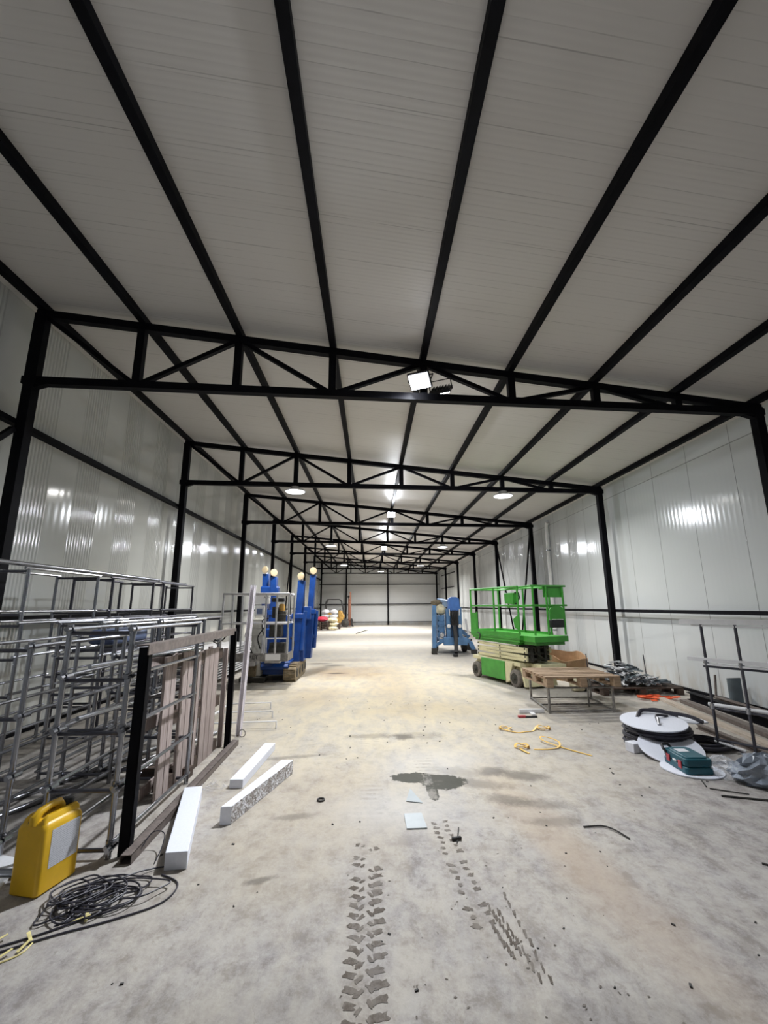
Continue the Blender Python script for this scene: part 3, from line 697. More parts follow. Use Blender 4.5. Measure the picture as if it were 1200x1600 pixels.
# ------------------------------------------------------------------ stack of white ribbed panels by left wall
for k in range(11):
    z = .09 + k * .055
    m = MB(); xs = [-4.55 + i * .05 for i in range(20)]
    pr = []
    for i, x in enumerate(xs): pr.append((x, 9.35, z + (.012 if i % 4 in (1, 2) else 0)))
    pr += [(x, 9.35, z + .018 + (.012 if i % 4 in (1, 2) else 0)) for i, x in reversed(list(enumerate(xs)))]
    m.prism(pr, (0, 3.3 - .03 * (k % 3), 0))
    tag(m.build('wall_panel', 'white', smooth=False), 'white ribbed panel in the flat stack by left wall', 'panel', 'white panels stacked by the left wall')
for y in (9.6, 11.0, 12.4): tag(MB().box((-4.08, y, .045), (1.0, .1, .09)).build('support_timber', 'darkwood', smooth=False), 'dark timber bearer under the white panel stack, %s' % {9.6: 'nearest', 11.0: 'middle one', 12.4: 'farthest'}[y], 'timber')

# ------------------------------------------------------------------ yellow jerrycan
ang = math.atan2(-.038, .16)
can = thing('jerrycan', 'yellow plastic jerrycan with black cap and white label', 'jerrycan', (-2.285, 3.06, 0), math.radians(-13))
def ring(hx, hy, z, r, cx_=0, cy_=0, n=6):
    out = []
    for qx, qy, a0 in ((1, 1, 0), (-1, 1, 90), (-1, -1, 180), (1, -1, 270)):
        for k in range(n):
            a = math.radians(a0 + 90 * k / (n - 1))
            out.append(Vector((cx_ + qx * (hx - r) + r * math.cos(a), cy_ + qy * (hy - r) + r * math.sin(a), z)))
    return out
def loft(rings, cap=True):
    m = MB(); n = len(rings[0]); vs = [p for r in rings for p in r]; fs = []
    for i in range(len(rings) - 1):
        for j in range(n): fs.append((i * n + j, i * n + (j + 1) % n, (i + 1) * n + (j + 1) % n, (i + 1) * n + j))
    if cap: fs.append(tuple(range(n - 1, -1, -1))); fs.append(tuple((len(rings) - 1) * n + j for j in range(n)))
    return m.add(vs, fs)
hx, hy = .098, .135
m = loft([ring(hx - .012, hy - .012, 0, .02), ring(hx, hy, .012, .025), ring(hx, hy, .15, .025),
          ring(hx, hy, .335, .025), ring(hx - .006, hy - .006, .355, .028), ring(hx - .02, hy - .016, .372, .03), ring(hx - .045, hy - .03, .38, .025)])
m.build('can_body', 'yellow', can, world=False)
m = MB(); m.tube([(0, -.118, .355), (0, -.112, .392), (0, -.085, .415), (0, -.02, .428), (0, .035, .425), (0, .05, .40), (0, .052, .365)], [.030, .028, .023, .021, .023, .027, .03], 14)
m.build('can_handle', 'yellow', can, world=False)
# shoulders flanking the handle
for sx in (-1, 1):
    m = loft([ring(.018, .125, .352, .012, sx * .062, 0), ring(.017, .118, .385, .012, sx * .058, .004), ring(.010, .10, .402, .008, sx * .056, .01)])
    m.build('shoulder', 'yellow', can, world=False)
m = MB(); m.lathe((0, .095, .372), (0, .12, 1), [(.034, 0), (.036, .01), (.036, .045), (.031, .052)], 24); m.build('cap', 'blackp', can, world=False)
m = MB(); m.lathe((-.006, -.118, .372), (0, -1, .35), [(.012, 0), (.012, .022)], 14); m.build('vent_plug', 'blackp', can, world=False)
def labelmat():
    m, nt, b = newmat('label_print'); p = objcoord(nt)
    s = nt.nodes.new('ShaderNodeSeparateXYZ'); nt.links.new(p, s.inputs[0])
    ln = ramp(nt, mth(nt, 'FRACT', mth(nt, 'MULTIPLY', s.outputs[2], 95)), 0.45, 0.5, 0, 1)
    w_ = noise(nt, p, 180, 2, 0.5)
    k = mth(nt, 'MULTIPLY', ln, ramp(nt, w_, 0.45, 0.5))
    c = mix(nt, mth(nt, 'MULTIPLY', k, 0.45), (0.62, 0.63, 0.67), (0.15, 0.16, 0.2))
    nt.links.new(c, b.inputs['Base Color']); b.inputs['Roughness'].default_value = 0.5
    return m
M['label'] = labelmat()
lab = MB().box((hx + .0008, .015, .225), (.0016, .19, .20)).build('label', 'label', can, world=False)
lab['label'] = 'white paper label with small print'

# ------------------------------------------------------------------ tangled cable
def spl(pts, k=8):
    out = []
    P = [Vector(p) for p in pts]
    for i in range(len(P) - 1):
        p0, p1, p2, p3 = P[max(i - 1, 0)], P[i], P[i + 1], P[min(i + 2, len(P) - 1)]
        for j in range(k):
            t_ = j / k
            out.append(0.5 * ((2 * p1) + (p2 - p0) * t_ + (2 * p0 - 5 * p1 + 4 * p2 - p3) * t_ ** 2 + (3 * p1 - p0 - 3 * p2 + p3) * t_ ** 3))
    out.append(P[-1]); return out
rng = random.Random(5)
pts = [(-2.45, 2.38, .006), (-2.12, 2.56, .006), (-1.95, 2.66, .006)]
for k in range(15):
    cx_ = -1.88 + rng.uniform(-.10, .10); cy_ = 2.86 + rng.uniform(-.05, .05); rx = rng.uniform(.11, .22); ry = rng.uniform(.07, .13); an = rng.uniform(-.1, .6); st = rng.uniform(0, 1)
    if k in (3, 8): cx_ += .16; cy_ += .10
    if k in (5, 11): cx_ -= .13; cy_ += .10; rx *= .8
    for j in range(9):
        a = -2.2 + st + 2 * PI * j / 9
        px, py = rx * math.cos(a) * rng.uniform(.85, 1.12), ry * math.sin(a) * rng.uniform(.8, 1.15)
        pts.append((cx_ + px * math.cos(an) - py * math.sin(an), cy_ + px * math.sin(an) + py * math.cos(an), .006 + .0028 * k + rng.uniform(0, .006)))
pts += [(-1.78, 3.08, .03), (-1.70, 3.17, .012), (-1.62, 3.20, .008)]
m = MB(); m.tube(spl(pts, 5), .0046, 6)
tag(m.build('power_cable', 'cable'), 'tangled black cable heaped on the floor beside yellow jerrycan', 'cable')
m = MB(); m.tube(spl([(-2.45, 2.33, .006), (-2.1, 2.52, .006), (-1.9, 2.63, .006), (-1.7, 2.72, .006), (-1.5, 2.85, .006), (-1.48, 3.02, .006), (-1.62, 3.12, .006)], 10), .0045, 6)
tag(m.build('power_cable', 'cable'), 'single black cable trailing along the front of the tangled heap', 'cable')
m = MB(); m.tube(spl([(-1.88, 3.34, .006), (-1.84, 3.44, .09), (-1.76, 3.44, .09), (-1.73, 3.36, .05), (-1.72, 3.24, .006)], 8), .0035, 6)
tag(m.build('wire', 'cable'), 'thin dark wire arching up beside the polystyrene block', 'wire')
m = MB(); m.tube(spl([(-2.30, 2.40, .004), (-2.12, 2.42, .004), (-2.0, 2.50, .004), (-1.99, 2.58, .004)], 8), .0035, 6)
for (a, b_, w_, s_) in ((-2.12, 2.44, .05, .3), (-2.06, 2.47, .05, 1.0), (-2.16, 2.58, .04, .8), (-2.02, 2.61, .03, 2.4), (-2.0, 2.54, .03, 1.3), (-1.86, 2.72, .05, .3), (-1.83, 2.75, .04, 2)):
    c_, s2 = math.cos(s_), math.sin(s_)
    m.prism([(a - w_ * c_, b_ - w_ * s2, .006), (a + w_ * c_, b_ + w_ * s2, .022), (a + w_ * c_ - .016 * s2, b_ + w_ * s2 + .016 * c_, .02), (a - w_ * c_ - .014 * s2, b_ - w_ * s2 + .014 * c_, .008)], (0, 0, .0015))
tag(m.build('tape_scrap', 'twine'), 'torn yellow tape strips near bottom left corner of floor', 'tape')

# ------------------------------------------------------------------ polystyrene blocks
def block(name, pts2, z0, z1, mats, label, sidemat=None, group='polystyrene blocks on the floor'):
    m = MB(); k = len(pts2)
    vs = [(x, y, z0) for x, y in pts2] + [(x, y, z1) for x, y in pts2]
    m.add(vs, [tuple(range(k)), tuple(range(2 * k - 1, k - 1, -1))])
    for i in range(k):
        m.cur = 1 if (sidemat is not None and i in sidemat) else 0
        m.add([vs[i], vs[(i + 1) % k], vs[k + (i + 1) % k], vs[k + i]], [(0, 1, 2, 3)])
    o = m.build(name, mats, smooth=False)
    bm = bmesh.new(); bm.from_mesh(o.data); bmesh.ops.remove_doubles(bm, verts=bm.verts, dist=1e-5); bmesh.ops.recalc_face_normals(bm, faces=bm.faces); bm.to_mesh(o.data); bm.free()
    b = o.modifiers.new('bevel', 'BEVEL'); b.width = .004; b.segments = 2
    return tag(o, label, 'block', group)
block('foam_block', [(-1.628, 3.165), (-1.492, 3.178), (-1.79, 4.22), (-1.93, 4.19)], 0, .10, ['foam'], 'smooth white polystyrene block nearest the tangled cable')
block('foam_block', [(-1.478, 3.735), (-1.395, 3.745), (-1.11, 4.76), (-1.225, 4.77)], 0, .125, ['foam', 'crumble'], 'white polystyrene block with a crumbled rough side, in the middle', sidemat=(1,))
block('foam_block', [(-1.62, 4.42), (-1.50, 4.42), (-1.44, 5.50), (-1.56, 5.50)], 0, .075, ['foam'], 'white polystyrene block farthest back, beyond the crumbled one')
m = MB()
for k in range(26):
    a, b_ = -1.80 + rng.uniform(-.14, .14), 4.45 + rng.uniform(-.1, .1); h = rng.uniform(.005, .06)
    m.add([(a, b_, .004), (a + rng.uniform(-.07, .07), b_ + rng.uniform(-.05, .05), h), (a + rng.uniform(-.07, .07), b_ + rng.uniform(-.05, .05), .004)], [(0, 1, 2)])
tag(m.build('clear_film', 'film'), 'crumpled clear plastic film by the end of nearest polystyrene block', 'film')

# ------------------------------------------------------------------ small things on the bare floor
m = MB(); m.prism([(-.082, 3.62, .002), (.070, 3.625, .002), (.055, 3.865, .002), (-.085, 3.855, .002)], (0, 0, .008))
tag(m.build('floor_tile', 'tile', bevel=.001), 'square grey tile lying flat on the floor', 'tile')
m = MB(); m.prism([(-.05, 4.09, .002), (.085, 4.05, .002), (.0, 4.27, .03)], (0, 0, .005))
tag(m.build('tile_shard', 'tile'), 'triangular grey tile shard behind the square tile', 'tile')
m = MB(); m.torus((-.765, 4.14, .008), .028, .007); tag(m.build('rubber_ring', 'rubber'), 'small dark ring on floor right of the crumbled block', 'ring')
def stick(pts, r, label, mat='rubber', name='metal_strip'):
    m = MB(); m.tube(spl(pts, 4), r, 6); return tag(m.build(name, mat), label, 'debris')
stick([(1.22, 3.60, .007), (1.36, 3.60, .010), (1.42, 3.53, .012), (1.46, 3.42, .007)], .0055, 'bent dark rod on open floor, right of centre')
stick([(2.12, 3.10, .006), (2.18, 3.04, .006)], .006, 'small dark rod near right edge of floor')
stick([(2.64, 4.08, .008), (3.10, 3.93, .008)], .008, 'thin dark rod in front of the plastic bag')
stick([(2.66, 4.28, .006), (2.72, 4.42, .010)], .007, 'short dark rod left of the plastic bag')
stick([(2.66, 4.24, .006), (2.90, 4.10, .008)], .005, 'thin dark wire touching the plastic bag')
stick([(.25, 3.42, .006), (.30, 3.62, .008)], .004, 'thin dark wire right of the square tile')
m = MB(); m.box((.255, 3.46, .012), (.07, .022, .02), Matrix.Rotation(.2, 3, 'Z')); tag(m.build('rubber_scrap', 'rubber', bevel=.004), 'dark rubber scrap right of the square tile', 'debris')
m = MB()
for k in range(130):
    a, b_ = rng.uniform(-2.0, 3.2), rng.uniform(1.9, 8.5); s_ = rng.uniform(.003, .010)
    m.box((a, b_, s_ * .35), (s_ * 2, s_, s_ * .7), Matrix.Rotation(rng.uniform(0, 3), 3, 'Z'))
tag(m.build('floor_grit', 'rubber', smooth=False), 'dark grit and crumbs scattered over the concrete floor', 'grit', kind='stuff')
# yellow straps
def strap(pts, w_, label):
    m = MB(); P = spl(pts, 7)
    for i in range(len(P) - 1):
        a, b_ = P[i], P[i + 1]; d = (b_ - a); s1 = Vector((-d.y, d.x, 0)).normalized() * w_ / 2
        m.add([a - s1, a + s1, b_ + s1, b_ - s1, a - s1 + Vector((0, 0, .004)), a + s1 + Vector((0, 0, .004)), b_ + s1 + Vector((0, 0, .004)), b_ - s1 + Vector((0, 0, .004))],
              [(0, 1, 2, 3), (7, 6, 5, 4), (0, 3, 7, 4), (1, 5, 6, 2)])
    return tag(m.build('packing_strap', 'strap', smooth=False), label, 'strap', 'yellow packing straps on the floor')
def coil(cx_, cy_, r, k0, k1, z=.02, n=12):
    return [(cx_ + r * math.cos(2 * PI * k / n), cy_ + r * .8 * math.sin(2 * PI * k / n), z + .012 * math.sin(k * 1.3)) for k in range(k0, k1)]
strap(coil(1.43, 6.22, .075, 2, 20) + [(1.52, 6.06, .005), (1.64, 6.08, .004), (1.76, 6.12, .006)] + coil(1.93, 6.22, .085, 6, 26), .022, 'thin yellow strap coiled at both ends, the farther of two')
strap([(1.40, 5.24, .004), (1.36, 5.33, .01)] + coil(1.39, 5.46, .075, 8, 28), .026, 'small curled yellow strap end, nearest the camera')
strap([(1.50, 5.38, .004), (1.66, 5.37, .006), (1.80, 5.42, .012), (1.86, 5.54, .03), (1.80, 5.66, .045), (1.70, 5.70, .05), (1.70, 5.62, .03), (1.80, 5.48, .012), (1.90, 5.34, .006), (2.05, 5.14, .003)], .020, 'looped yellow strap with a long pale tail')
# white trim pieces near pallet table
m = MB(); m.box((2.10, 7.12, .03), (.38, .06, .05)); m.box((2.08, 7.02, .012), (.06, .16, .02)); tag(m.build('sheet_offcut', 'white', bevel=.002), 'white offcut lying left of the pallet table', 'offcut')
t = thing('hand_tool', 'small red and black tool on floor left of pallet table', 'tool', (1.93, 6.84, 0))
MB().box((1.86, 6.84, .015), (.12, .06, .03)).build('grip', 'redp', t, bevel=.01)
MB().box((1.99, 6.83, .012), (.18, .045, .022)).build('blade', 'blackp', t, bevel=.006)

# ================================================================== machines: helper to build in a local frame
def part(t, name, mat, fn, smooth=True, bevel=0.0, parent=None):
    m = MB(); fn(m); return m.build(name, mat, parent or t, smooth=smooth, bevel=bevel, world=False)
def text(t, s_, loc, size, mat, rot, name='lettering'):
    cu = bpy.data.curves.new(name, 'FONT'); cu.body = s_; cu.size = size; cu.extrude = .001; cu.align_x = 'CENTER'; cu.align_y = 'CENTER'
    ob = bpy.data.objects.new(name, cu); cu.materials.append(M[mat])
    C.objects.link(ob); dg = bpy.context.evaluated_depsgraph_get(); me = bpy.data.meshes.new_from_object(ob.evaluated_get(dg))
    bpy.data.objects.remove(ob); o = bpy.data.objects.new(name, me); C.objects.link(o); o.parent = t; o.location = loc; o.rotation_euler = rot
    return o
# ------------------------------------------------------------------ green scissor lift
L = thing('scissor_lift', 'green scissor lift with cream scissor arms and base', 'scissor lift', (2.55, 9.24, 0), math.atan2(.303, .953))
def wheel(t, x, y, r=.17, w_=.11, side=-1):
    wh = part(t, 'wheel', 'tyre', lambda m: m.lathe((x - w_ / 2, y, r), (1, 0, 0), [(r - .03, 0), (r - .008, .008), (r, .025), (r, w_ - .025), (r - .008, w_ - .008), (r - .03, w_)], 28))
    m = MB(); e = x + side * w_ / 2
    m.lathe((e, y, r), (side, 0, 0), [(.105, -.002), (.10, .008), (.07, -.0), (.04, .004), (.03, .03), (.02, .032)], 20)
    m.build('hub', 'dgreen', wh, world=False)
for x, sd in ((.03, -1), (.79, 1)):
    for y in (0, 1.48): wheel(L, x, y, side=sd)
def chassis(m):
    side = [(-.22, .10), (-.28, .05), (-.22, .30), (-.10, .40), (.12, .36), (.20, .48), (1.30, .48), (1.38, .38), (1.60, .38), (1.72, .30), (1.70, .10), (1.30, .06), (.22, .06)]
    m.prism([(.10, y, z) for y, z in side], (.62, 0, 0))
    m.bx(.02, .80, -.16, 1.66, .40, .475)
    m.prism([(.02, -.24, .04), (.02, -.30, .04), (.05, -.16, .40), (.05, -.1, .40)], (.76, 0, 0))
part(L, 'chassis', 'cream', chassis, bevel=.008)
part(L, 'side_door', 'green', lambda m: m.bx(-.02, .11, .33, 1.24, .08, .46), bevel=.01)
part(L, 'side_panel', 'cream', lambda m: m.prism([(-.012, .18, .10), (-.012, .32, .04), (-.012, .32, .46), (-.012, .05, .46), (-.012, .12, .3)], (.10, 0, 0)), bevel=.006)
part(L, 'chassis_step', 'cream', lambda m: m.bx(.25, .85, -.50, -.1, .40, .47), bevel=.006)
for x in (.10, .66):
    for k in range(4):
        z0 = .53 + k * .075; dz = .03 * (1 if k % 2 else -1)
        part(L, 'scissor_arm', 'cream', lambda m: m.beam((x, -.30, z0 - dz * .4), (x, 1.52, z0 + dz * .4), .05, .058), bevel=.006)
        for y in (-.26, .6, 1.48): part(L, 'pivot_pin', 'dgreen', lambda m: m.cyl((x - .035, y, z0), (x + .035, y, z0), .016, 12))
def mech(m):
    for x in (.22, .38, .54): m.bx(x - .03, x + .03, -.30, -.18, .50, .86)
    for z in (.55, .66, .78): m.cyl((.14, -.26, z), (.64, -.26, z), .03, 12)
    m.bx(.2, .6, -.2, .1, .52, .84); m.tube(spl([(.3, -.33, .85), (.25, -.36, .7), (.4, -.35, .6), (.5, -.34, .52)]), .014, 8)
part(L, 'lift_mechanism', 'dgreen', mech)
def deck(m):
    m.bx(-.02, .80, -.26, 1.64, .925, 1.01); m.bx(.0, .78, -.22, 1.60, .875, .925); m.bx(.05, .73, -.1, 1.56, .82, .875)
    m.bx(-.032, -.02, -.26, 1.64, .955, .965)
part(L, 'platform_deck', 'green', deck, smooth=False, bevel=.006)
part(L, 'extension_deck', 'green', lambda m: (m.bx(.06, .86, -.62, -.26, .90, 1.01), m.bx(.12, .80, -.58, -.2, .84, .90)), smooth=False, bevel=.006)
part(L, 'toe_board', 'green', lambda m: (m.bx(-.02, -.005, -.26, 1.64, 1.01, 1.06), m.bx(.79, .80, -.26, 1.64, 1.01, 1.06), m.bx(0, .80, 1.625, 1.64, 1.01, 1.06)), smooth=False)
def rail_post(x, y, z0=1.03, z1=1.98, r=.022): part(L, 'rail_post', 'green', lambda m: m.cyl((x, y, z0), (x, y, z1), r, 10))
for y in (1.62, .63, -.24):
    for x in (0.0, .78): rail_post(x, y)
for x in (.10, .42, .82): rail_post(x, -.60)
for z in (1.98, 1.60):
    part(L, 'guard_rail', 'green', lambda m: m.tube([(.0, -.26, z), (0, 1.62, z), (.78, 1.62, z), (.78, -.26, z)], .020, 10))
    part(L, 'guard_rail', 'green', lambda m: m.tube([(.06, .2, z - .03), (.06, -.60, z), (.9, -.60, z)], .019, 10))
    part(L, 'guard_rail', 'green', lambda m: m.cyl((.82, .1, z - .03), (.82, -.60, z), .019, 10))
part(L, 'end_plate', 'green', lambda m: m.bx(.36, .84, -.585, -.575, 1.76, 1.975), bevel=.003)
def oval(m):
    pr = [(.46, -.62, 1.33), (.80, -.62, 1.33)] + [(.63 + .17 * math.cos(a), -.62, 1.50 + .09 * math.sin(a)) for a in [PI * k / 10 for k in range(11)]]
    m.prism(pr, (0, .02, 0))
part(L, 'round_top_plate', 'green', oval)
part(L, 'battery_box', 'blackp', lambda m: m.bx(.47, .78, -.63, -.54, 1.17, 1.32), bevel=.012)
cb = part(L, 'control_box', 'green', lambda m: m.prism([(-.03, -.12, 1.62), (-.03, .17, 1.64), (-.03, .19, 1.86), (-.03, -.12, 1.86)], (.14, 0, 0)), bevel=.01)
part(L, 'control_handle', 'blackp', lambda m: m.tube([(.03, -.12, 1.86), (.03, -.24, 1.85), (.03, -.27, 1.76), (.03, -.16, 1.64), (.03, -.12, 1.64)], .016, 10), parent=cb)
part(L, 'entry_gate', 'green', lambda m: (m.bx(-.012, .0, 1.38, 1.60, 1.01, 1.44), m.cyl((0, 1.36, 1.05), (0, 1.36, 1.46), .016, 10)))
part(L, 'document_flap', 'green', lambda m: m.prism([(.10, -.05, 1.12), (.10, .05, 1.14), (.10, .10, 1.32), (.10, -.05, 1.40), (.10, -.1, 1.25)], (.01, 0, 0)))
part(L, 'platform_hose', 'blackp', lambda m: m.tube(spl([(-.035, 1.30, 1.0), (-.04, 1.2, .96), (-.04, 1.23, .86), (-.03, 1.3, .84)]), .012, 8))

# ------------------------------------------------------------------ light blue towable boom lift
B = thing('towable_boom_lift', 'light blue towable boom lift with folded outriggers and black tow bar', 'boom lift', (2.45, 15.9, 0))
def Q(x, y, z): return (x - 2.45, y - 15.9, z)
part(B, 'base_frame', 'lblue', lambda m: (m.prism([Q(1.98, 15.4, .36), Q(2.98, 15.4, .36), Q(2.85, 17.2, .36), Q(2.1, 17.2, .36)], (0, 0, .14)), m.bx(-.35, .45, -.6, -.45, .3, .55)), bevel=.01)
part(B, 'mast', 'lblue', lambda m: (m.bx(-.22, -.10, -.55, -.2, .45, 1.50), m.bx(.17, .30, -.55, -.2, .45, 1.55), m.bx(-.12, .2, -.2, -.1, .45, 1.4)), bevel=.012)
part(B, 'boom', 'lblue', lambda m: (m.beam(Q(2.5, 15.5, 1.62), Q(2.5, 18.6, 1.78), .22, .24), m.beam(Q(2.5, 15.6, 1.35), Q(2.5, 18.3, 1.45), .20, .18)), bevel=.012)
part(B, 'boom_head', 'bluehead', lambda m: m.prism([(-.12, -.60, 1.42), (.20, -.60, 1.42), (.24, -.60, 1.52), (.22, -.60, 1.84), (.12, -.60, 1.90), (-.04, -.60, 1.90), (-.14, -.60, 1.84), (-.16, -.60, 1.52)], (0, .3, 0)), bevel=.02)
def knu(m):
    m.bx(-.08, .16, -.66, -.5, .95, 1.42)
    for k in range(5): m.tube(spl([(-.09 + .055 * k, -.64, 1.45), (-.12 + .06 * k, -.70, 1.3), (-.06 + .045 * k, -.70, 1.1), (-.02 + .025 * k, -.62, .92)]), .016, 8)
part(B, 'hose_bundle', 'blackp', knu)
for x in (-.13, .19): part(B, 'side_link', 'white', lambda m: m.beam((x * 1.1, -.63, 1.50), (x, -.64, 1.28), .025, .04))
part(B, 'tow_bar', 'blackp', lambda m: (m.beam(Q(2.48, 15.35, 1.0), Q(2.46, 15.0, .42), .13, .15), m.beam(Q(2.46, 15.02, .45), Q(2.40, 14.75, .10), .13, .15), m.box(Q(2.36, 14.68, .05), (.15, .16, .10))), bevel=.02)
for sx in (-.17, .2): part(B, 'lamp', 'white', lambda m: m.lathe((sx, -.62, .93), (0, -1, 0), [(.05, 0), (.065, .02), (.05, .03)], 16))
for sx in (-.52, .52):
    wh = part(B, 'wheel', 'rubber', lambda m: m.lathe((sx - .09, .35, .28), (1, 0, 0), [(.22, 0), (.27, .02), (.28, .05), (.28, .13), (.27, .16), (.22, .18)], 26))
    part(B, 'hub', 'alu', lambda m: m.lathe((sx + (.09 if sx > 0 else -.09), .35, .28), (1 if sx > 0 else -1, 0, 0), [(.14, -.02), (.12, .004), (.05, .01)], 18), parent=wh)
def outr(nm, pts, w_, ft):
    o = part(B, nm, 'lblue', lambda m: [m.beam(pts[i], pts[i + 1], w_, w_ * 1.1) for i in range(len(pts) - 1)], bevel=.008)
    part(B, 'foot_pad', 'rubber', lambda m: m.bx(ft[0] - .09, ft[0] + .09, ft[1] - .09, ft[1] + .09, 0, ft[2]), parent=o, bevel=.01)
outr('outrigger', [Q(1.83, 15.5, 1.62), Q(1.80, 15.5, .9), Q(1.80, 15.5, .18)], .13, (1.80 - 2.45, -.4, .20))
outr('outrigger', [Q(2.15, 15.6, .46), Q(1.86, 15.5, .30)], .10, (1.80 - 2.45, -.39, .10))
outr('outrigger', [Q(2.75, 15.6, .52), Q(3.02, 15.5, .40), Q(3.14, 15.5, .14)], .13, (3.15 - 2.45, -.4, .15))
outr('outrigger', [Q(2.80, 16.9, 1.3), Q(3.0, 16.9, .7), Q(3.3, 16.9, .45)], .12, (3.3 - 2.45, 1.0, .4))
part(B, 'hydraulic_ram', 'white', lambda m: m.cyl(Q(2.95, 15.7, 1.15), Q(3.0, 15.6, .62), .035, 12))
part(B, 'control_cabinet', 'lblue', lambda m: (m.bx(-.52, -.26, -.35, .2, .55, 1.28), m.bx(-.56, -.54, -.4, -.3, .3, 1.4)), bevel=.01)
def lad(m):
    for z in (.72, .9, 1.08): m.bx(-.50, -.28, -.38, -.35, z, z + .05)
    m.bx(-.5, -.47, -.38, -.35, .5, 1.3); m.bx(-.30, -.27, -.38, -.35, .5, 1.3)
part(B, 'step_ladder', 'lblue', lad, smooth=False)
part(B, 'motor', 'alu', lambda m: (m.lathe((-.38, -.42, .62), (0, -1, 0), [(.08, 0), (.09, .04), (.06, .08)], 16), m.bx(-.46, -.3, -.45, -.35, .45, .6)))
sk = MB(); rr = random.Random(3)
def blobmesh(c, d, n=10, k=12, j=.18, seed=1):
    r_ = random.Random(seed); m = MB(); vs = []; fs = []
    for i in range(n + 1):
        th = PI * i / n
        for q in range(k):
            ph = 2 * PI * q / k; e = 1 + r_.uniform(-j, j)
            vs.append((c[0] + d[0] * math.sin(th) * math.cos(ph) * e, c[1] + d[1] * math.sin(th) * math.sin(ph) * e, c[2] + d[2] * math.cos(th) * (1 + r_.uniform(-j, j) * .5)))
    for i in range(n):
        for q in range(k): fs.append((i * k + q, i * k + (q + 1) % k, (i + 1) * k + (q + 1) % k, (i + 1) * k + q))
    return m.add(vs, fs)
tag(blobmesh((2.10, 15.75, 1.47), (.17, .2, .19), seed=4).build('cloth_sack', 'sacks'), 'pale sack resting on the light blue boom lift', 'sack')
tag(blobmesh((1.98, 16.0, 1.80), (.20, .2, .10), j=.35, seed=9).build('net_bundle', 'mud'), 'brown bundle on top of the light blue boom lift', 'bundle')
bpy.data.objects['net_bundle'].location.z = 1.60

# ------------------------------------------------------------------ dark blue tracked spider lift with its basket
S = thing('tracked_spider_lift', 'dark blue tracked spider lift with raised outriggers and grey basket', 'spider lift', (-2.6, 10.9, 0))
def W(x, y, z): return (x + 2.6, y - 10.9, z)
for x in (-2.12, -2.98):
    def trk(m):
        pr = [W(x - .13, 10.25 + .17 * math.cos(a), .17 + .17 * math.sin(a)) for a in [PI / 2 + PI * k / 8 for k in range(9)]]
        pr += [W(x - .13, 11.50 + .17 * math.cos(a), .17 + .17 * math.sin(a)) for a in [-PI / 2 + PI * k / 8 for k in range(9)]]
        m.prism(pr, (.26, 0, 0))
        for k in range(22):
            y = 10.25 + 1.25 * k / 21; m.box(W(x, y, .345), (.26, .03, .02)); m.box(W(x, y, .008), (.26, .03, .014))
        for k in range(7):
            a = PI / 2 + PI * k / 6; m.box(W(x, 10.25 + .178 * math.cos(a), .17 + .178 * math.sin(a)), (.26, .02, .03), Matrix.Rotation(a - PI / 2, 3, 'X'))
    tk = part(S, 'track', 'mud', trk, smooth=False)
    for k in range(4): part(S, 'track_roller', 'dgreen', lambda m: m.lathe(W(x + .13, 10.3 + .4 * k, .17), (1, 0, 0), [(.10, -.01), (.09, .012), (.03, .02)], 16), parent=tk)
part(S, 'undercarriage', 'blue', lambda m: (m.box(W(-2.45, 10.8, .33), (.62, 1.35, .16)), m.prism([W(-2.75, 10.05, .30), W(-2.15, 10.05, .30), W(-2.15, 10.2, .40), W(-2.75, 10.2, .40)], (0, 0, .03)), m.box(W(-2.5, 10.9, .2), (.5, 1.2, .14))), bevel=.015)
part(S, 'turret', 'blue', lambda m: (m.box(W(-2.30, 10.55, .80), (.20, .40, .85)), m.box(W(-2.55, 10.9, .75), (.5, .6, .7)), m.box(W(-2.5, 11.1, 1.2), (.35, .5, .4))), bevel=.02)
def eng(m):
    m.cyl(W(-2.36, 10.2, 1.22), W(-2.36, 10.2, 1.50), .10, 16); m.cyl(W(-2.36, 10.2, 1.25), W(-2.36, 10.2, 1.28), .12, 16); m.cyl(W(-2.36, 10.2, 1.4), W(-2.36, 10.2, 1.43), .12, 16)
    m.bx(.02, .28, -.9, -.62, .95, 1.22)
part(S, 'hydraulic_unit', 'dgreen', eng, bevel=.01)
part(S, 'beacon', 'ochre', lambda m: m.lathe(W(-2.36, 10.2, 1.50), (0, 0, 1), [(.07, 0), (.07, .12), (.04, .16)], 14))
part(S, 'engine_frame', 'white', lambda m: m.tube([W(-2.62, 9.98, .50), W(-2.62, 9.98, .92), W(-2.18, 9.98, .92), W(-2.18, 9.98, .50)], .02, 8, closed=True))
part(S, 'engine_block', 'dgreen', lambda m: (m.box(W(-2.4, 10.12, .68), (.34, .2, .3)), m.lathe(W(-2.5, 10.0, .65), (0, -1, 0), [(.08, 0), (.09, .02), (.05, .04)], 14)), bevel=.01)
part(S, 'tank', 'alu', lambda m: m.box(W(-2.45, 9.95, .50), (.34, .18, .16)), bevel=.02)
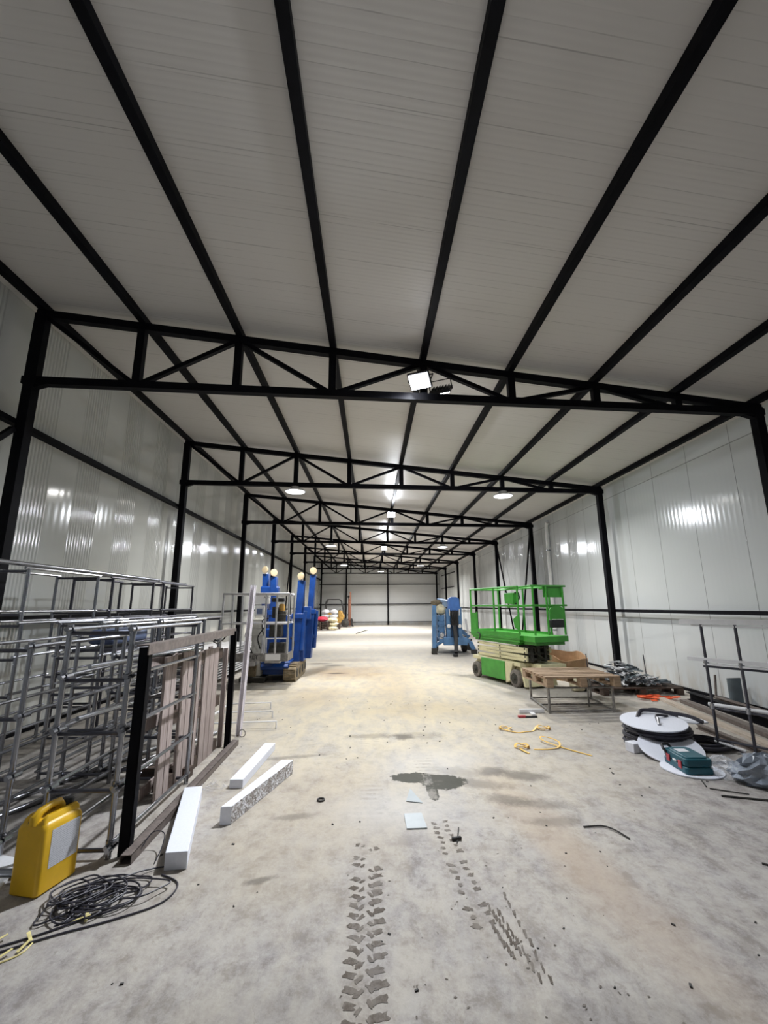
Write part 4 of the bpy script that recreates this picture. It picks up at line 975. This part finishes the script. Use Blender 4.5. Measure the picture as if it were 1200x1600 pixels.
# raised outrigger legs
def leg(b0, b1, w0, w1, nm='outrigger_leg', pad=True, sgn=1):
    b0, b1 = Vector(W(*b0)), Vector(W(*b1)); mid = b0.lerp(b1, .55)
    o = part(S, nm, 'blue', lambda m: (m.beam(b0, mid, w0, w0 * 1.4), m.beam(mid - (b1 - b0).normalized() * .1, b1, w1, w1 * 1.4), m.box(mid, (w0 * 1.25, w0 * 1.6, .12)), m.cyl(b0.lerp(b1, .25) + Vector((-w0 * .62, 0, 0)), b0.lerp(b1, .25) + Vector((w0 * .62, 0, 0)), .05, 12)), bevel=.01)
    part(S, 'pad_bracket', 'white', lambda m: m.beam(b1 - Vector((0, .03, .06)), b1 + Vector((.0, -.02, .10)), .05, .07), parent=o, bevel=.006)
    part(S, 'foot_pad', 'beige', lambda m: m.lathe(b1 + Vector((0, -.10, .10)), (sgn * .45, -1, .0), [(.05, 0), (.085, .01), (.09, .025), (.085, .045), (.03, .05)], 22), parent=o)
    return o
leg((-2.14, 10.9, .35), (-2.04, 10.9, 2.22), .24, .16, sgn=-1)
leg((-1.92, 11.30, .38), (-1.82, 11.30, 2.38), .22, .14)
leg((-2.95, 11.2, .40), (-2.98, 11.2, 2.40), .18, .15, sgn=-1)
leg((-2.72, 11.1, .40), (-2.76, 11.1, 2.32), .18, .15)
part(S, 'leg_yoke', 'blue', lambda m: m.box(W(-2.85, 11.12, 1.98), (.44, .22, .22)), bevel=.03)
part(S, 'leg_ram', 'blue', lambda m: (m.cyl(W(-1.98, 10.72, .6), W(-1.92, 10.75, 1.5), .05, 14), m.cyl(W(-1.76, 11.35, .6), W(-1.72, 11.35, 1.5), .05, 14), m.box(W(-1.98, 10.95, 1.45), (.34, .18, .30)), m.box(W(-2.08, 11.0, .75), (.30, .4, .8))), bevel=.01)
part(S, 'leg_hose', 'blackp', lambda m: m.tube(spl([W(-2.22, 10.6, 1.3), W(-2.26, 10.5, 1.0), W(-2.12, 10.52, .8), W(-2.2, 10.56, .5)]), .016, 8))
# boom and panels seen through the basket
part(S, 'boom', 'offwhite', lambda m: (m.box(W(-2.88, 10.30, .72), (.22, .26, 1.20)), m.box(W(-2.88, 10.35, 1.42), (.18, .2, .3)), m.box(W(-2.88, 10.2, 1.05), (.30, .1, .18))), bevel=.012)
part(S, 'boom_guard', 'dgreen', lambda m: (m.beam(W(-3.08, 10.2, .10), W(-2.98, 10.2, .62), .10, .08), m.box(W(-2.9, 10.2, .07), (.55, .4, .10)), m.box(W(-3.06, 10.2, 1.0), (.08, .16, .3))), bevel=.01)
cp = part(S, 'control_panel', 'white', lambda m: (m.bx(-.36, -.02, -.85, -.72, 1.66, 1.86), m.bx(-.32, -.10, -.86, -.74, 1.40, 1.62)), bevel=.015)
part(S, 'panel_label', 'bluegrey', lambda m: m.bx(-.28, -.16, -.866, -.860, 1.44, 1.56), parent=cp, smooth=False)
part(S, 'panel_bar', 'blackp', lambda m: m.bx(-.34, -.10, -.866, -.855, 1.625, 1.65), parent=cp, smooth=False)
part(S, 'panel_shade', 'blackp', lambda m: (m.bx(.02, .30, -.82, -.7, 1.70, 1.80), m.bx(.04, .16, -.8, -.6, 1.35, 1.6)), bevel=.02)
text(S, 'ALMAC', W(-2.62, 10.035, 1.80), .075, 'blackp', (PI / 2, 0, 0))
def hose(m):
    m.tube(spl([W(-2.75, 10.1, 1.45), W(-2.68, 10.02, 1.2), W(-2.82, 10.02, .95), W(-2.78, 10.1, .7)]), .014, 8)
    m.tube(spl([W(-2.98, 10.1, 1.3), W(-3.1, 10.05, 1.0), W(-3.02, 10.05, .8), W(-2.95, 10.1, .62)]), .014, 8)
    m.tube(spl([W(-2.6, 10.0, 1.35), W(-2.72, 9.96, 1.3), W(-2.7, 9.96, 1.05), W(-2.6, 10.0, .9)]), .014, 8)
part(S, 'hose', 'blackp', hose)
X0, X1, Y0_, Y1_ = -3.40, -2.05, 9.35, 9.98
def basket(m):
    for z, r in ((1.86, .024), (1.26, .018)): m.tube([W(X0, Y0_, z), W(X1, Y0_, z), W(X1, Y1_, z), W(X0, Y1_, z)], r, 10, closed=True)
    for x in (X0, X0 + .20, -2.52, -2.30, X1):
        m.cyl(W(x, Y0_, .66), W(x, Y0_, 1.86), .021, 10)
    for x in (X0, X0 + .22, X1): m.cyl(W(x, Y1_, .66), W(x, Y1_, 1.86), .021, 10)
part(S, 'basket_rail', 'alu', basket)
part(S, 'basket_floor', 'galv_old', lambda m: (m.bx(X0 + 2.6, X1 + 2.6, Y0_ - 10.9, Y1_ - 10.9, .53, .56), m.bx(X0 + 2.6, X1 + 2.6, Y0_ - 10.915, Y0_ - 10.9, .52, .68), m.bx(X0 + 2.58, X0 + 2.6, Y0_ - 10.9, Y1_ - 10.9, .52, .68), m.bx(X1 + 2.6, X1 + 2.615, Y0_ - 10.9, Y1_ - 10.9, .52, .68)), smooth=False)
part(S, 'basket_bracket', 'alu', lambda m: m.bx(-.36, -.24, -.95, -.7, .35, .56), bevel=.01)
text(S, 'ALT', W(-2.72, 9.325, .60), .11, 'blackp', (PI / 2, 0, 0))
part(S, 'basket_plate', 'white', lambda m: m.bx(.12, .42, -1.575, -1.567, .54, .66), smooth=False)

# ------------------------------------------------------------------ forklift and pallets at the far end
K = thing('forklift', 'ochre forklift with black roof guard by the far end wall', 'forklift', (-3.1, 36.0, 0))
part(K, 'body', 'ochre', lambda m: (m.bx(-1.0, .55, -.5, .5, .22, .75), m.prism([(.15, -.5, .7), (.62, -.5, .7), (.62, -.5, .85), (.40, -.5, 1.25), (.15, -.5, 1.3)], (0, 1, 0)), m.bx(-1.0, -.35, -.5, .5, .7, 1.15)), bevel=.05)
part(K, 'seat', 'blackp', lambda m: (m.bx(-.45, .0, -.25, .25, .78, .9), m.bx(-.5, -.38, -.25, .25, .9, 1.35)), bevel=.04)
part(K, 'roof_guard', 'blackp', lambda m: [m.tube([(-.95, y, 1.1), (-.85, y, 1.9), (-.72, y, 2.14), (.20, y, 2.14), (.36, y, 2.0), (.58, y, 1.0)], .035, 8) for y in (-.42, .42)] + [m.cyl((x, -.42, 2.14), (x, .42, 2.14), .025, 8) for x in (-.7, -.5, -.3, -.1, .1, .2)])
part(K, 'steering_wheel', 'blackp', lambda m: (m.torus((.18, 0, 1.28), .16, .018, axis=(-.7, 0, .8)), m.cyl((.18, 0, 1.28), (.35, 0, .9), .02, 8)))
for x, r in ((.70, .31), (-.75, .25)):
    for y in (-.46, .46):
        wh = part(K, 'wheel', 'rubber', lambda m: m.lathe((x, y - .11, r), (0, 1, 0), [(r - .06, 0), (r, .03), (r, .19), (r - .06, .22)], 26))
        part(K, 'hub', 'dgreen', lambda m: m.lathe((x, y + (-.11 if y < 0 else .11), r), (0, -1 if y < 0 else 1, 0), [(.15, -.02), (.12, .01), (.05, .02)], 18), parent=wh)
part(K, 'mast', 'rust', lambda m: (m.bx(1.02, 1.12, -.42, -.30, .1, 2.72), m.bx(1.02, 1.12, .30, .42, .1, 2.72), m.bx(.93, 1.0, -.38, -.28, .1, 2.2), m.bx(.93, 1.0, .28, .38, .1, 2.2), m.bx(1.0, 1.1, -.4, .4, 2.6, 2.7), m.bx(1.0, 1.1, -.4, .4, 1.2, 1.28)))
part(K, 'mast_chain', 'blackp', lambda m: (m.bx(.9, .95, -.25, -.2, .3, 2.3), m.lathe((.93, -.2, 2.35), (0, -1, 0), [(.09, 0), (.09, .05)], 16), m.bx(.86, .92, -.3, .3, .9, 1.0)))
part(K, 'fork_carriage', 'blackp', lambda m: (m.bx(1.14, 1.22, -.5, .5, .12, .65), m.bx(1.2, 1.26, -.35, -.23, .06, .6), m.bx(1.2, 1.26, .23, .35, .06, .6), m.bx(1.2, 1.36, -.35, -.23, .05, .1), m.bx(1.2, 1.36, .23, .35, .05, .1)))
def flat_pallet(x, y, z, w_, l, label, mat='wood', rz=0.0, nb=7, h=.14, group=None, block='darkwood'):
    t = thing('wooden_pallet', label, 'pallet', (x, y, z), rz, group)
    for k in range(nb):
        yy = -l / 2 + (k + .5) * l / nb
        part(t, 'deck_board', mat, lambda m: m.box((0, yy, h - .011), (w_, l / nb * .66, .022)), smooth=False)
    for sx in (-1, 0, 1):
        part(t, 'stringer', mat, lambda m: m.box((sx * (w_ / 2 - .06), 0, h - .033), (.10, l, .02)), smooth=False)
        part(t, 'bottom_board', mat, lambda m: m.box((sx * (w_ / 2 - .06), 0, .010), (.10, l, .02)), smooth=False)
        for sy in (-1, 0, 1): part(t, 'block', block, lambda m: m.box((sx * (w_ / 2 - .06), sy * (l / 2 - .07), (h - .043 + .02) / 2), (.10, .14, h - .063)), smooth=False)
    return t
for k in range(4): flat_pallet(-3.82, 31.3, k * .145, 1.15, .9, ['bottom', 'second', 'third', 'top'][k] + ' pallet of the far stack under the red sheet', 'darkwood', rz=random.uniform(-.06, .06), nb=5, group='pallets in the far stack')
tag(blobmesh((-3.75, 31.3, .74), (.48, .4, .17), j=.2, seed=2).build('red_sheet', 'red'), 'crumpled red sheet on top of the far pallet stack', 'sheet')
for k, (x, y, z) in enumerate(((-3.0, 31.2, .14), (-2.98, 31.3, .42), (-3.02, 31.2, .70))):
    tag(blobmesh((x, y, z), (.36, .4, .15), j=.12, seed=20 + k).build('filled_sack', 'sacks'), ['bottom', 'middle', 'top'][k] + ' pale sack of the heap right of the far pallets', 'sack', 'pale sacks by the far pallets')
for k in range(6):
    x = -3.68 + (k % 2) * .58; z = .58 + (k // 2) * .32
    tag(blobmesh((x, 33.0, z), (.30, .4, .16), j=.08, seed=40 + k).build('filled_sack', 'whitesack'), 'white sack, %s of the %s column behind the red sheet' % (['lowest', 'middle', 'topmost'][k // 2], ['left', 'right'][k % 2]), 'sack', 'white sacks behind the red sheet')
flat_pallet(-3.24, 33.0, .28, 1.3, .9, 'upper pallet directly under the white sacks', 'darkwood', nb=5); flat_pallet(-3.24, 33.0, .14, 1.3, .9, 'middle pallet under the white sacks', 'darkwood', nb=5); flat_pallet(-3.24, 33.0, .0, 1.3, .9, 'lowest pallet under the white sacks', 'darkwood', nb=5)
stick([(-1.25, 27.0, .02), (-.6, 31.0, .02)], .03, 'dark strip lying on the floor far down the hall', name='floor_strip')

# ------------------------------------------------------------------ pallet on a tube frame
T = thing('tube_table', 'galvanised tube frame standing on floor and carrying a pallet', 'frame', (2.9, 7.55, 0))
tc = [(2.36, 7.06), (3.37, 7.09), (3.47, 8.02), (2.45, 8.10)]
for (x, y) in tc: MB().cyl((x, y, 0), (x, y, .385), .020, 10).build('leg', 'galv_old', T)
for z, r in ((.03, .014), (.365, .016)):
    for k in range(4):
        a, b_ = tc[k], tc[(k + 1) % 4]; MB().cyl((a[0], a[1], z), (b_[0], b_[1], z), r, 8).build('rail', 'galv_old', T)
MB().cyl((3.18, 7.5, .0), (3.18, 7.5, .365), .014, 8).build('leg', 'galv_old', T)
MB().cyl((2.42, 7.55, .03), (3.42, 7.55, .03), .012, 8).build('rail', 'galv_old', T)
flat_pallet(2.88, 7.50, .385, 1.17, 1.05, 'wooden pallet lying on the tube frame', 'wood', rz=.02, h=.15, block='wood')
# round drum-like roll and carton behind
t = thing('roll', 'small beige roll with dark end behind the tube frame', 'roll', (3.62, 8.8, 0))
MB().lathe((3.46, 8.75, .12), (1, .15, 0), [(.05, 0), (.11, .03), (.12, .1), (.12, .22)], 20).build('roll_body', 'sacks', t)
MB().lathe((3.66, 8.78, .12), (1, .15, 0), [(.118, 0), (.118, .10), (.10, .12)], 20).build('end_cap', 'blackp', t)
def carton(m):
    n = 20; vs = []; fs = []
    for (e, z) in ((0, 0), (0, .50), (-.02, .50), (-.02, .02)):
        for k in range(n):
            a = 2 * PI * k / n; q = 1 + .05 * math.sin(3 * a)
            sx = math.copysign(abs(math.cos(a)) ** .6, math.cos(a)); sy = math.copysign(abs(math.sin(a)) ** .6, math.sin(a))
            vs.append((4.08 + (.42 + e) * sx * q, 10.3 + (.40 + e) * sy * q, z + (.07 * math.sin(a) + .03 * math.sin(4 * a) if z > .1 else 0)))
    for i in range(3):
        for k in range(n): fs.append((i * n + k, i * n + (k + 1) % n, (i + 1) * n + (k + 1) % n, (i + 1) * n + k))
    fs.append(tuple(range(n))); fs.append(tuple(3 * n + k for k in range(n))); m.add(vs, fs)
m = MB(); carton(m); tag(m.build('carton', 'card'), 'open brown cardboard bin behind the green lift', 'carton')

# ------------------------------------------------------------------ scrap pallet and bits by the right wall
flat_pallet(4.58, 8.72, 0, 1.50, .85, 'long low pallet carrying scrap metal by the right wall', 'darkwood', nb=6, h=.13)
rs = random.Random(11); m = MB()
for k in range(200):
    x = 4.58 + rs.gauss(0, .30); x = min(max(x, 3.95), 5.25); y = 8.72 + rs.gauss(0, .18); y = min(max(y, 8.40), 9.05)
    hgt = .16 + .40 * max(0, 1 - abs(x - 4.45) / .75) * max(0, 1 - abs(y - 8.8) / .45)
    z = rs.uniform(.14, max(.16, hgt)); l = rs.uniform(.08, .34); a = rs.uniform(0, PI); tz = rs.uniform(-.3, .3)
    Rr = Matrix.Rotation(a, 3, 'Z') @ Matrix.Rotation(tz, 3, 'Y') @ Matrix.Rotation(rs.uniform(-.8, .8), 3, 'X')
    m.cur = rs.choice((0, 0, 1, 2, 2)); m.box((x, y, z + .03), (l, rs.uniform(.02, .07), .004), Rr)
    if rs.random() < .4: m.box(Vector((x, y, z + .03)) + Rr @ Vector((0, .02, .01)), (l, .004, .03), Rr)
tag(m.build('scrap_heap', ['scrap', 'scrapw', 'dgrey'], smooth=False), 'heap of cut metal scrap on the long low pallet', 'scrap', kind='stuff')
for (x, y) in ((4.62, 9.22), (4.10, 9.35), (5.15, 9.10)):
    rod('metal_rod', (x, y, 0), (x - .02, y, .62), .010, 'thin upright rod behind the scrap pallet, %s' % {4.62: 'middle', 4.10: 'left', 5.15: 'right'}[x], 'rod', 'dark_tube')
m = MB()
for k in range(26):
    x, y = 4.62 + rs.gauss(0, .14), 7.98 + rs.gauss(0, .09); a = rs.uniform(-.6, .4); l = rs.uniform(.08, .22)
    m.box((x, y, .02 + rs.uniform(0, .04)), (l, .045, .006), Matrix.Rotation(a, 3, 'Z') @ Matrix.Rotation(rs.uniform(-.6, .6), 3, 'X'))
tag(m.build('safety_net', 'orange', smooth=False), 'crumpled orange webbing on floor before the scrap pallet', 'webbing')
bar('timber_plank', (4.68, 8.1, .022), (3.98, 3.9, .022), .10, .04, 'long pale timber plank on floor parallel to right wall', 'plank', mat='timber')
bar('timber_plank', (4.88, 7.7, .03), (4.25, 3.9, .03), .12, .05, 'second brownish plank on floor between pale plank and black beam', 'plank', mat='primer')
def hbeam(a, b_, w_, h_, label, mat='black'):
    a, b_ = Vector(a), Vector(b_); m = MB(); m.beam(a, b_, w_, .012); m.beam(a + Vector((0, 0, h_)), b_ + Vector((0, 0, h_)), w_, .012); m.beam(a + Vector((0, 0, h_ / 2)), b_ + Vector((0, 0, h_ / 2)), .012, h_)
    return tag(m.build('steel_beam', mat, smooth=False), label, 'beam')
hbeam((5.18, 7.95, .006), (4.72, 4.2, .006), .12, .11, 'black steel beam lying on floor nearest the right wall')
hbeam((5.38, 7.6, .006), (5.1, 4.2, .006), .10, .10, 'brown steel beam lying against the foot of right wall', 'primer')
hbeam((3.98, 6.15, .006), (3.86, 4.2, .006), .07, .05, 'dark low steel bar running under the tube rack', 'primer')
m = MB()
n = 12; ro = [(5.52 - .10 * math.sin(PI * k / (n - 1)), 7.22 + .26 * k / (n - 1)) for k in range(n)]
vs = [(x, y, 0) for x, y in ro] + [(x, y, .46 - .05 * (i / n)) for i, (x, y) in enumerate(ro)] + [(x + .006, y, 0) for x, y in ro] + [(x + .006, y, .46 - .05 * (i / n)) for i, (x, y) in enumerate(ro)]
fs = []
for i in range(n - 1): fs += [(i, i + 1, n + i + 1, n + i), (2 * n + i, 3 * n + i, 3 * n + i + 1, 2 * n + i + 1), (n + i, n + i + 1, 3 * n + i + 1, 3 * n + i)]
m.add(vs, fs); tag(m.build('gutter_piece', 'dgrey'), 'curved dark grey sheet piece leaning on the right wall', 'sheet')
bar('batten', (5.50, 7.78, .0), (5.56, 7.80, .42), .03, .02, 'thin brown batten leaning on right wall beside grey sheet', 'batten', mat='primer')

# ------------------------------------------------------------------ tube rack at the right edge
T = thing('tube_rack', 'upright tube rack with white rails at right edge of photo', 'rack', (3.6, 5.2, 0))
A = Vector((3.55, 5.25, 0)); D = Vector((.19, -.27, 0))
def rk(t, z): return A + D * t + Vector((0, 0, z))
for t_ in (0, 1, 2.6): MB().cyl(rk(t_, 0), rk(t_, 1.39), .016, 10).build('post', 'dark_tube', T)
for z in (.12, .45, .90): MB().cyl(rk(-.1, z), rk(2.9, z), .013, 8).build('rung', 'dark_tube', T)
for z in (.47, .94): 
    for t_ in (0, 1): MB().cyl(rk(t_, z - .03), rk(t_, z + .03), .030, 10).build('coupler', 'galv', T)
MB().beam(rk(-.65, 1.40), rk(3, 1.41), .05, .055).build('white_rail', 'white', T, smooth=False)
MB().beam(rk(-.3, 1.36), rk(3, 1.35), .03, .02).build('white_rail', 'white', T, smooth=False)
MB().beam(rk(-.55, .975), rk(3, .965), .045, .045).build('white_rail', 'white', T)
MB().beam(rk(-.1, .925), rk(3, .925), .05, .02).build('white_rail', 'white', T, smooth=False)
MB().cyl(rk(-.12, .485), rk(3, .485), .021, 10).build('white_rail', 'white', T)
MB().cyl(rk(-.1, .10), rk(.75, .055), .013, 8).build('white_rail', 'white', T)

# ------------------------------------------------------------------ cable reel, discs, case, bag
Rl = thing('cable_reel', 'cable reel of two white flanges and black cable lying on its side', 'reel', (2.98, 5.47, 0))
def tilt_disc(c, r, nrm, th, irregular=0.0, n=40, seed=0, hole=0.0):
    nrm = Vector(nrm).normalized(); a = Vector((1, 0, 0)); u = (a - nrm * a.dot(nrm)).normalized(); v = nrm.cross(u); r_ = random.Random(seed)
    pr = [Vector(c) + (u * math.cos(2 * PI * k / n) + v * math.sin(2 * PI * k / n)) * r * (1 + r_.uniform(-irregular, irregular)) for k in range(n)]
    return MB().prism(pr, nrm * th)
tilt_disc((2.95, 5.44, .262), .345, (-.04, -.08, 1), .012).build('top_flange', 'foam', Rl, smooth=False)
tilt_disc((3.40, 5.62, .245), .27, (.05, .05, 1), .012, .10, 16, 3).build('broken_flange', 'foam', Rl, smooth=False)
m = MB(); rr = random.Random(8)
for k in range(9):
    z = .025 + k * .024; r0 = .35 - .012 * (k % 3)
    m.tube([(3.02 + (r0 + rr.uniform(-.012, .02)) * math.cos(a), 5.50 + (r0 + rr.uniform(-.012, .012)) * math.sin(a), z + rr.uniform(-.004, .004)) for a in [2 * PI * q / 36 for q in range(36)]], .014, 7, closed=True)
m.lathe((3.02, 5.50, .0), (0, 0, 1), [(.29, 0), (.29, .235)], 30)
for k in range(9):
    cx_, cy_ = 3.46 + rr.uniform(-.03, .03), 5.42 + rr.uniform(-.03, .03)
    m.tube([(cx_ + (.20 + .012 * k) * math.cos(a), cy_ + (.17 + .01 * k) * math.sin(a), .016 + .012 * (k % 5)) for a in [2 * PI * q / 28 for q in range(28)]], .012, 7, closed=True)
m.build('black_cable', 'cable', Rl)
m = MB(); m.tube(spl([(2.86, 5.60, .275), (3.0, 5.72, .33), (3.2, 5.62, .33), (3.38, 5.45, .32), (3.46, 5.32, .28)]), .022, 8); m.tube(spl([(2.98, 5.40, .28), (3.04, 5.5, .32), (3.2, 5.55, .30)]), .014, 8)
m.tube(spl([(3.0, 5.78, .28), (3.2, 5.8, .31), (3.4, 5.66, .27)]), .03, 8); m.build('cable_end', 'cable', Rl)
m = MB(); m.cyl((2.93, 5.30, .265), (2.96, 5.36, .33), .016, 10); m.build('cable_plug', 'alu', Rl)
m = MB(); m.tube(spl([(3.62, 5.6, .015), (3.75, 5.3, .015), (3.66, 4.98, .015), (3.42, 4.85, .015), (3.1, 4.86, .015)]), .013, 8); m.tube(spl([(3.45, 4.86, .015), (3.9, 4.95, .02), (4.3, 5.1, .02)]), .013, 8)
tag(m.build('power_cable', 'cable'), 'thick black cable running from cable reel across the floor', 'cable')
tag(tilt_disc((2.90, 5.10, .085), .31, (-.10, -.30, 1), .010).build('white_disc', 'foam', smooth=False), 'white disc leaning against the near side of the cable reel', 'disc')
tag(tilt_disc((2.83, 4.70, .004), .27, (0, 0, 1), .010).build('white_disc', 'foam', smooth=False), 'white disc flat on floor under the teal tool case', 'disc')
cs = thing('tool_case', 'teal plastic tool case with red latches lying on a white disc', 'case', (2.66, 4.52, .014), 0)
ux = Vector((.995, -.03, 0)).normalized(); uy = Vector((.09, .995, 0)).normalized()
def cc(a, b_, z): return ux * a + uy * b_ + Vector((0, 0, z))
def cbox(m, a0, a1, b0, b1, z0, z1, ch=.02):
    pr = [(a0 + ch, b0), (a1 - ch, b0), (a1, b0 + ch), (a1, b1 - ch), (a1 - ch, b1), (a0 + ch, b1), (a0, b1 - ch), (a0, b0 + ch)]
    m.prism([cc(a, b_, z0) for a, b_ in pr], (0, 0, z1 - z0))
part(cs, 'lower_shell', 'teal', lambda m: cbox(m, 0, .27, 0, .40, 0, .065), bevel=.012)
part(cs, 'upper_shell', 'teal', lambda m: (cbox(m, 0.004, .266, .004, .396, .070, .135), cbox(m, .03, .24, .03, .37, .130, .146)), bevel=.012)
for b0 in (.07, .27): part(cs, 'latch', 'redp', lambda m: m.prism([cc(-.008, b0, .035), cc(-.008, b0 + .055, .035), cc(-.008, b0 + .055, .10), cc(-.008, b0, .10)], (.012, 0, 0)), bevel=.003)
part(cs, 'handle', 'blackp', lambda m: m.tube([cc(0.01, .33, .10), cc(-.02, .34, .14), cc(-.01, .385, .165), cc(.06, .40, .165), cc(.09, .395, .13)], .014, 10))
part(cs, 'name_plate', 'white', lambda m: m.prism([cc(-.006, .16, .075), cc(-.006, .215, .075), cc(-.006, .215, .088), cc(-.006, .16, .088)], (.008, 0, 0)), smooth=False)
part(cs, 'sticker', 'paper', lambda m: m.prism([cc(.06, .20, .1465), cc(.17, .20, .1465), cc(.17, .30, .1465), cc(.06, .30, .1465)], (0, 0, .0015)), smooth=False)
m = MB(); m.cur = 0; m.box((2.60, 5.27, .05), (.13, .13, .10), Matrix.Rotation(.2, 3, 'Z'))
tag(m.build('paper_box', 'whitesack', bevel=.006), 'small white box beside the cable reel', 'box')
tag(MB().box((2.72, 5.24, .045), (.05, .12, .09), Matrix.Rotation(.2, 3, 'Z')).build('dark_block', 'dgrey', bevel=.004), 'dark grey block between the white box and leaning disc', 'block')
def bagmesh(c, d, seed, n=14, k=20):
    m = blobmesh(c, d, n, k, .22, seed)
    for v in m.v: v.z = max(v.z, .004)
    return m
tag(bagmesh((3.26, 4.34, .09), (.26, .18, .16), 33).build('plastic_bag', 'filmgrey', smooth=False), 'crumpled grey plastic bag on floor at right edge', 'bag')
tag(bagmesh((3.02, 4.52, .06), (.12, .14, .12), 35).build('clear_bag', 'film', smooth=False), 'crumpled clear plastic film left of the grey bag', 'film')
